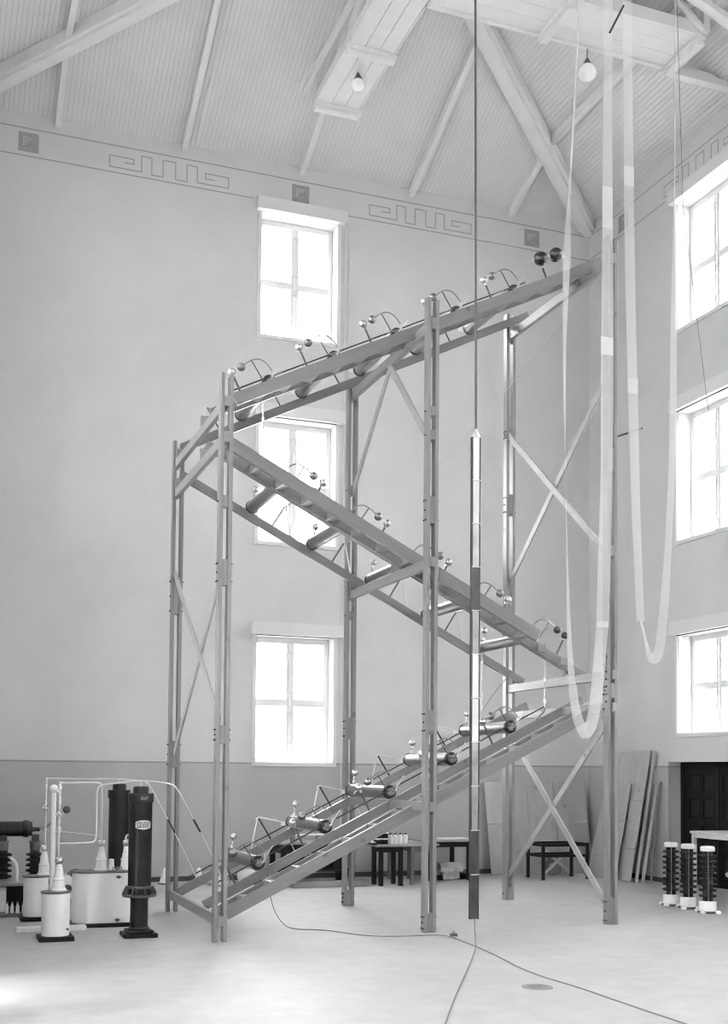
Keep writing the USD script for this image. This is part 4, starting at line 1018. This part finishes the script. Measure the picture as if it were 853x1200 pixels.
for k in range(3): obj('sheet_pile', MB().box(-0.26 + 0.01 * k, 0.32 - 0.02 * k, -0.15, 0.16 - 0.012 * k, 0.008 * k, 0.008 * k + 0.007, 0.001), 'paper', pw)
for k in range(4):
    x, y = -4.965 + 0.083 * k, -1.68 - 0.015 * k
    x = -5.02 + 0.095 * k
    t = xform('white_bottle', loc=(x, -1.62, 0.72), label=f'white capped bottle on the narrow dark table, {ORD5[k]} of four from the left', cat='bottle', group='white bottles on the narrow table')
    obj('bottle', lathe([(0.042, 0), (0.046, 0.008), (0.046, 0.12), (0.03, 0.155), (0.018, 0.165)], 20), 'porcelain', t)
    obj('cap', lathe([(0.019, 0.163), (0.021, 0.168), (0.021, 0.185), (0.012, 0.19)], 14), 'black_rod', t)
for k, (x, y, z) in enumerate(((-5.30, -1.70, 0), (-5.17, -1.70, 0), (-5.30, -1.70, 0.105), (-5.17, -1.70, 0.105))):
    t = xform('meter_box', loc=(x, y, 0.72 + z), label='small black striped meter box on the narrow dark table, ' + ('lower left', 'lower right', 'upper left', 'upper right')[k] + ' of four', cat='box', group='meter boxes on the narrow table')
    obj('case', MB().box(-0.055, 0.055, -0.04, 0.04, 0, 0.08), 'black_wood', t)
    obj('stripe', MB().box(-0.057, 0.057, -0.043, 0.043, 0.08, 0.105), 'porcelain', t)
tray = xform('tray', loc=(-5.40, -1.72, 0.72), label='low dark tray with pale scraps at the left end of the narrow dark table', cat='tray')
obj('tray', MB().box(-0.05, 0.04, -0.14, 0.08, 0, 0.03), 'black_wood', tray)
obj('scraps', MB().box(-0.035, 0.02, -0.12, -0.04, 0.03, 0.05).box(-0.02, 0.03, 0.0, 0.06, 0.03, 0.065).bar((-0.04, -0.12, 0.06), (0.03, 0.04, 0.045), 0.02, 0.015), 'paper', tray)
# heap of boxes and packing under the black table
hp = [(-3.62, -1.0, 0.0, 0.36, 0.22, 0.14, 10, 'card'), (-3.60, -1.02, 0.14, 0.44, 0.24, 0.16, -6, 'card'), (-3.86, -1.0, 0.0, 0.2, 0.2, 0.1, 0, 'black_wood'), (-3.86, -1.0, 0.1, 0.18, 0.18, 0.12, 12, 'grey_wood'), (-3.30, -0.9, 0.0, 0.22, 0.2, 0.09, 20, 'black_wood')]
hl = ['lower crumpled carton under the black table', 'upper crumpled carton under the black table', 'low dark box left of the cartons under the black table', 'grey box on top of the dark one under the black table', 'dark flat box right of the cartons under the black table']
for (x, y, z, sx, sy, sz, a, lk), lb in zip(hp, hl):
    m = trimesh.creation.box((sx, sy, sz)); m = m.subdivide().subdivide().subdivide()
    v = np.array(m.vertices); v += (np.stack([meshkit.noise(v * 14 + 3 * j, j) for j in range(3)], 1) - 0.5) * (0.05 if lk == 'card' else 0.006)
    v[:, 2] -= v[:, 2].min(); m = trimesh.Trimesh(v, m.faces, process=False)
    t = xform('carton', loc=(x, y, z), rot=(0, 0, a), label=lb, cat='box')
    obj('carton', m, lk, t, smooth=25)
    obj('lid_flap', MB().bar((-sx * 0.3, 0, sz + 0.006), (sx * 0.32, 0.02, sz + 0.012), sy * 0.5, 0.008), 'paper' if lk == 'card' else lk, t)
plinth = obj('floor_plank', MB().box(-6.85, -5.45, -1.75, -1.52, 0.0, 0.10, 0.006), 'table_grey', None, label='thick grey plank lying on the floor before the dark work bench', cat='plank')
for k, x in enumerate((-6.5, -6.1, -5.75)):
    t = xform('dark_crate', loc=(x, -0.85, 0.25), label=f'dark crate on the bench shelf, {ORD5[k]} from the left', cat='crate', group='crates on the bench shelf')
    obj('crate', MB().box(-0.14, 0.14, -0.2, 0.2, 0, 0.22), 'black_wood', t)
    obj('lid', MB().box(-0.15, 0.15, -0.21, 0.21, 0.22, 0.245), 'grey_wood', t)
rods = xform('metal_rod', loc=(-6.45, -0.95, 0.74), label='bright metal rod lying on the dark work bench', cat='rod')
obj('rod', MB().tube([(-0.3, -0.2, 0.13), (0.35, -0.24, 0.13)], 0.018, 10), 'porcelain', rods)
obj('stand_block', MB().box(-0.26, -0.2, -0.25, -0.15, 0, 0.115).box(0.2, 0.26, -0.28, -0.18, 0, 0.115), 'grey_wood', rods)

# black frame table and folding trestle before the plywood
ft = xform('frame_table', label='low black open frame table inside the right bay', cat='table')
x0, x1, y0, y1, hh = -1.98, -0.98, -1.62, -0.98, 0.62
for x in (x0, x1 - 0.055):
    for y in (y0, y1 - 0.055): obj('leg', MB().box(x, x + 0.055, y, y + 0.055, 0, hh), 'black_wood', ft)
obj('top_frame', MB().box(x0, x1, y0, y0 + 0.055, hh, hh + 0.06).box(x0, x1, y1 - 0.055, y1, hh, hh + 0.06).box(x0, x0 + 0.055, y0 + 0.055, y1 - 0.055, hh, hh + 0.06).box(x1 - 0.055, x1, y0 + 0.055, y1 - 0.055, hh, hh + 0.06), 'black_wood', ft)
obj('stretcher', MB().box(x0 + 0.055, x1 - 0.055, y0 + 0.01, y0 + 0.045, 0.42, 0.47).box(x0 + 0.01, x0 + 0.045, y0 + 0.055, y1 - 0.055, 0.42, 0.47).box(x0 + 0.055, x1 - 0.055, y1 - 0.045, y1 - 0.01, 0.42, 0.47), 'black_wood', ft)
ts = xform('folding_trestle', label='pale wooden folding trestle with crossed legs behind the black frame table', cat='trestle')
for y, s in ((-0.86, 1), (-0.82, -1)):
    obj('leg', MB().bar((-1.55 if s > 0 else -0.90, y, 0.02), (-0.90 if s > 0 else -1.55, y, 0.56), 0.03, 0.055), 'table_pale', ts)
obj('top_bar', MB().box(-1.6, -0.85, -0.88, -0.80, 0.56, 0.60), 'table_pale', ts)
coil = xform('rope_coil', loc=(-1.2, -0.62, 0.18), label='coil of rope standing on the floor behind the folding trestle', cat='rope')
for k in range(4):
    r = 0.17 - 0.032 * k
    a = np.linspace(0, 2 * math.pi, 33)
    obj('turn', MB().tube(np.stack([r * np.cos(a), 0.012 * np.sin(3 * a) + 0.01 * k, r * np.sin(a)], 1), 0.012, 8), 'cord', coil)

# plywood leaning on the end wall and on the right wall
def leaning_a(x0, x1, h, yb, yt, label):
    t = xform('plywood_sheet', label=label, cat='sheet')
    obj('sheet', MB().bar(((x0 + x1) / 2, yb, 0.0), ((x0 + x1) / 2, yt, h), x1 - x0, 0.018, up=(0, -1, 0.1), b=0.002), 'plywood', t)
    obj('cleat', MB().bar((x0 + 0.03, yb - 0.012 - 0.55 * (yb - yt), 0.55 * h), (x1 - 0.03, yb - 0.012 - 0.55 * (yb - yt), 0.55 * h), 0.012, 0.03), 'plywood', t)
leaning_a(-2.42, -1.50, 1.80, -0.40, -0.06, 'pale plywood sheet leaning on the end wall, left of three')
leaning_a(-1.49, -0.90, 1.79, -0.38, -0.05, 'pale plywood sheet leaning on the end wall, middle of three')
leaning_a(-0.89, -0.16, 1.80, -0.42, -0.06, 'pale plywood sheet leaning on the end wall beside the corner')
def leaning_b(y0, y1, h, xb, xt, label, th=0.02, look='plywood', name='plywood_sheet', battens=True, dyt=0.0):
    t = xform(name, label=label, cat='sheet' if th < 0.03 and y1 - y0 > 0.2 else 'board')
    obj('sheet' if y1 - y0 > 0.2 else 'board', MB().bar((xb, (y0 + y1) / 2, 0.0), (xt, (y0 + y1) / 2 + dyt, h), y1 - y0, th, up=(-1, 0, 0.1), b=0.002), look, t)
    if battens:
        for q in (0.25, 0.62):
            xx = xb + (xt - xb) * q - 0.016
            obj('batten', MB().bar((xx, y0 + 0.02, h * q), (xx, y1 - 0.02, h * q), 0.012, 0.035), look, t)
leaning_b(-2.02, -1.15, 1.78, -0.68, -0.25, 'lower pale plywood sheet in front of the stack leaning on the right wall', dyt=0.12)
leaning_b(-2.34, -1.1, 2.42, -0.56, -0.07, 'tallest pale plywood sheet leaning on the right wall', dyt=0.05)
leaning_b(-2.47, -2.41, 2.41, -0.50, -0.05, 'narrow pale board at the edge of the tallest plywood sheet', 0.03, name='leaning_board', battens=False, dyt=0.05)
leaning_b(-2.56, -2.50, 1.80, -0.42, -0.05, 'short pale board leaning on the right wall, right of the tall one', 0.03, name='leaning_board', battens=False, dyt=0.08)
leaning_b(-2.66, -2.62, 1.85, -0.32, -0.04, 'thin dark board leaning on the right wall nearest the door', 0.025, look='grey_wood', name='leaning_board', battens=False, dyt=0.08)
leaning_b(-1.08, -0.92, 1.55, -0.62, -0.06, 'pale board leaning in the corner behind the right near post', 0.025, name='leaning_board', battens=False, dyt=0.25)
leaning_b(-0.84, -0.76, 1.35, -0.58, -0.08, 'dark narrow board leaning in the corner beside the plywood', 0.03, look='grey_wood', name='leaning_board', battens=False, dyt=0.08)

# ------------------------------------------------------------------ right: insulator stacks and pale table
def stack(label, x, y):
    t = xform('insulator_stack', loc=(x, y, 0))
    obj('base', lathe([(0.118, 0.03), (0.124, 0.035), (0.124, 0.165), (0.116, 0.175)], 32), 'porcelain', t)
    for k in range(4):
        a = k * math.pi / 2 + 0.5
        obj('foot', lathe([(0.036, 0), (0.044, 0.006), (0.044, 0.03), (0.028, 0.05)], 16, (0.155 * math.cos(a), 0.155 * math.sin(a), 0)), 'porcelain', t)
    obj('foot_ring', lathe([(0.14, 0.008), (0.145, 0.012), (0.145, 0.03), (0.13, 0.034)], 32), 'iron', t)
    obj('core', lathe([(0.072, 0.17), (0.072, 0.89)], 28), 'ebonite_gloss', t)
    for k in range(8):
        z = 0.245 + k * 0.082
        m = MB().lathe([(0.074, z - 0.014), (0.088, z - 0.01), (0.088, z + 0.01), (0.074, z + 0.014)], 24)
        for j in range(10):
            a = j * 2 * math.pi / 10 + 0.15
            kn = trimesh.creation.icosphere(1, 0.024); kn.apply_scale((1, 1, 0.75)); kn.apply_translation((0.102 * math.cos(a), 0.102 * math.sin(a), z)); m.add(kn)
        obj('knob_ring', m, 'ebonite_gloss', t)
    obj('tie_rod', MB().tube([(-0.045, -0.075, 0.17), (-0.045, -0.075, 0.89)], 0.006, 6), 'tube_dull', t)
    obj('cap', lathe([(0.095, 0.885), (0.104, 0.89), (0.106, 0.935), (0.092, 0.955), (0.05, 0.963)], 32), 'porcelain', t)
    return t
s0 = stack('', -2.07, -5.72)
tag(s0, 'black ribbed insulator stack with a white cap, leftmost of three by the door', 'insulator', 'insulator stacks by the door')
copy_of(s0, 'insulator_stack', (-2.05, -6.12, 0), label='black ribbed insulator stack with a white cap, middle of three by the door', cat='insulator', group='insulator stacks by the door')
copy_of(s0, 'insulator_stack', (-2.11, -6.66, 0), label='black ribbed insulator stack with a white cap, rightmost of three by the door', cat='insulator', group='insulator stacks by the door')
rt = table('table', -1.13, -0.30, -6.30, -4.95, 1.08, 0.06, 'table_pale', 'table_pale', 'pale wooden table at the right edge before the black door', apron=0.07, over=0.02)
obj('diagonal_brace', MB().bar((-1.0, -5.65, 0.42), (-0.9, -6.2, 0.80), 0.03, 0.06), 'table_pale', rt)

# ------------------------------------------------------------------ floor: cords, drain
obj('electric_cord', tube(smooth_path([(-8.52, -6.08, 0.86), (-8.50, -6.085, 0.55), (-8.47, -6.20, 0.22), (-8.40, -6.45, 0.04), (-8.31, -6.64, 0.008), (-7.95, -6.75, 0.008), (-7.67, -7.45, 0.008), (-7.15, -7.61, 0.008), (-6.67, -7.56, 0.008), (-6.72, -8.25, 0.008), (-6.775, -9.03, 0.008), (-6.99, -10.3, 0.008), (-6.92, -11.13, 0.008), (-6.93, -11.75, 0.008), (-6.93, -12.38, 0.008), (-6.9, -13.6, 0.008)], 3), 0.006, 8), 'cord', None, label='long thin dark cord snaking over the floor past the near centre post', cat='cord')
obj('electric_cord', tube(smooth_path([(-6.43, -7.9, 0.23), (-6.45, -7.95, 0.12), (-6.58, -8.25, 0.01), (-6.85, -8.8, 0.007), (-7.5, -9.95, 0.007), (-8.05, -10.9, 0.007), (-8.5, -11.7, 0.007), (-9.1, -12.8, 0.007)], 3), 0.005, 8), 'cord', None, label='thin cord trailing from the foot of the hanging strip towards the viewer', cat='cord')
plug = xform('cord_plug', loc=(-6.62, -7.72, 0), label='small dark plug on the floor cord beside the near centre post', cat='plug')
obj('body', MB().box(-0.04, 0.04, -0.025, 0.025, 0, 0.035, 0.006), 'iron', plug)
obj('pin', MB().tube([(-0.012, 0, 0.035), (-0.012, 0, 0.06)], 0.005, 6).tube([(0.012, 0, 0.035), (0.012, 0, 0.06)], 0.005, 6), 'tube_dull', plug)
dn = xform('floor_drain', loc=(-7.27, -10.97, 0), label='round dark drain cover in the floor in front of the tower', cat='drain')
obj('cover', lathe([(0.14, 0.001), (0.145, 0.002), (0.145, 0.006), (0.135, 0.007)], 32), 'drain', dn)
obj('slot', trimesh.util.concatenate([chamfer_box(0.16, 0.012, 0.003).apply_translation((0, d_, 0.0075)) for d_ in (-0.06, -0.03, 0, 0.03, 0.06)]), 'drain_slot', dn)
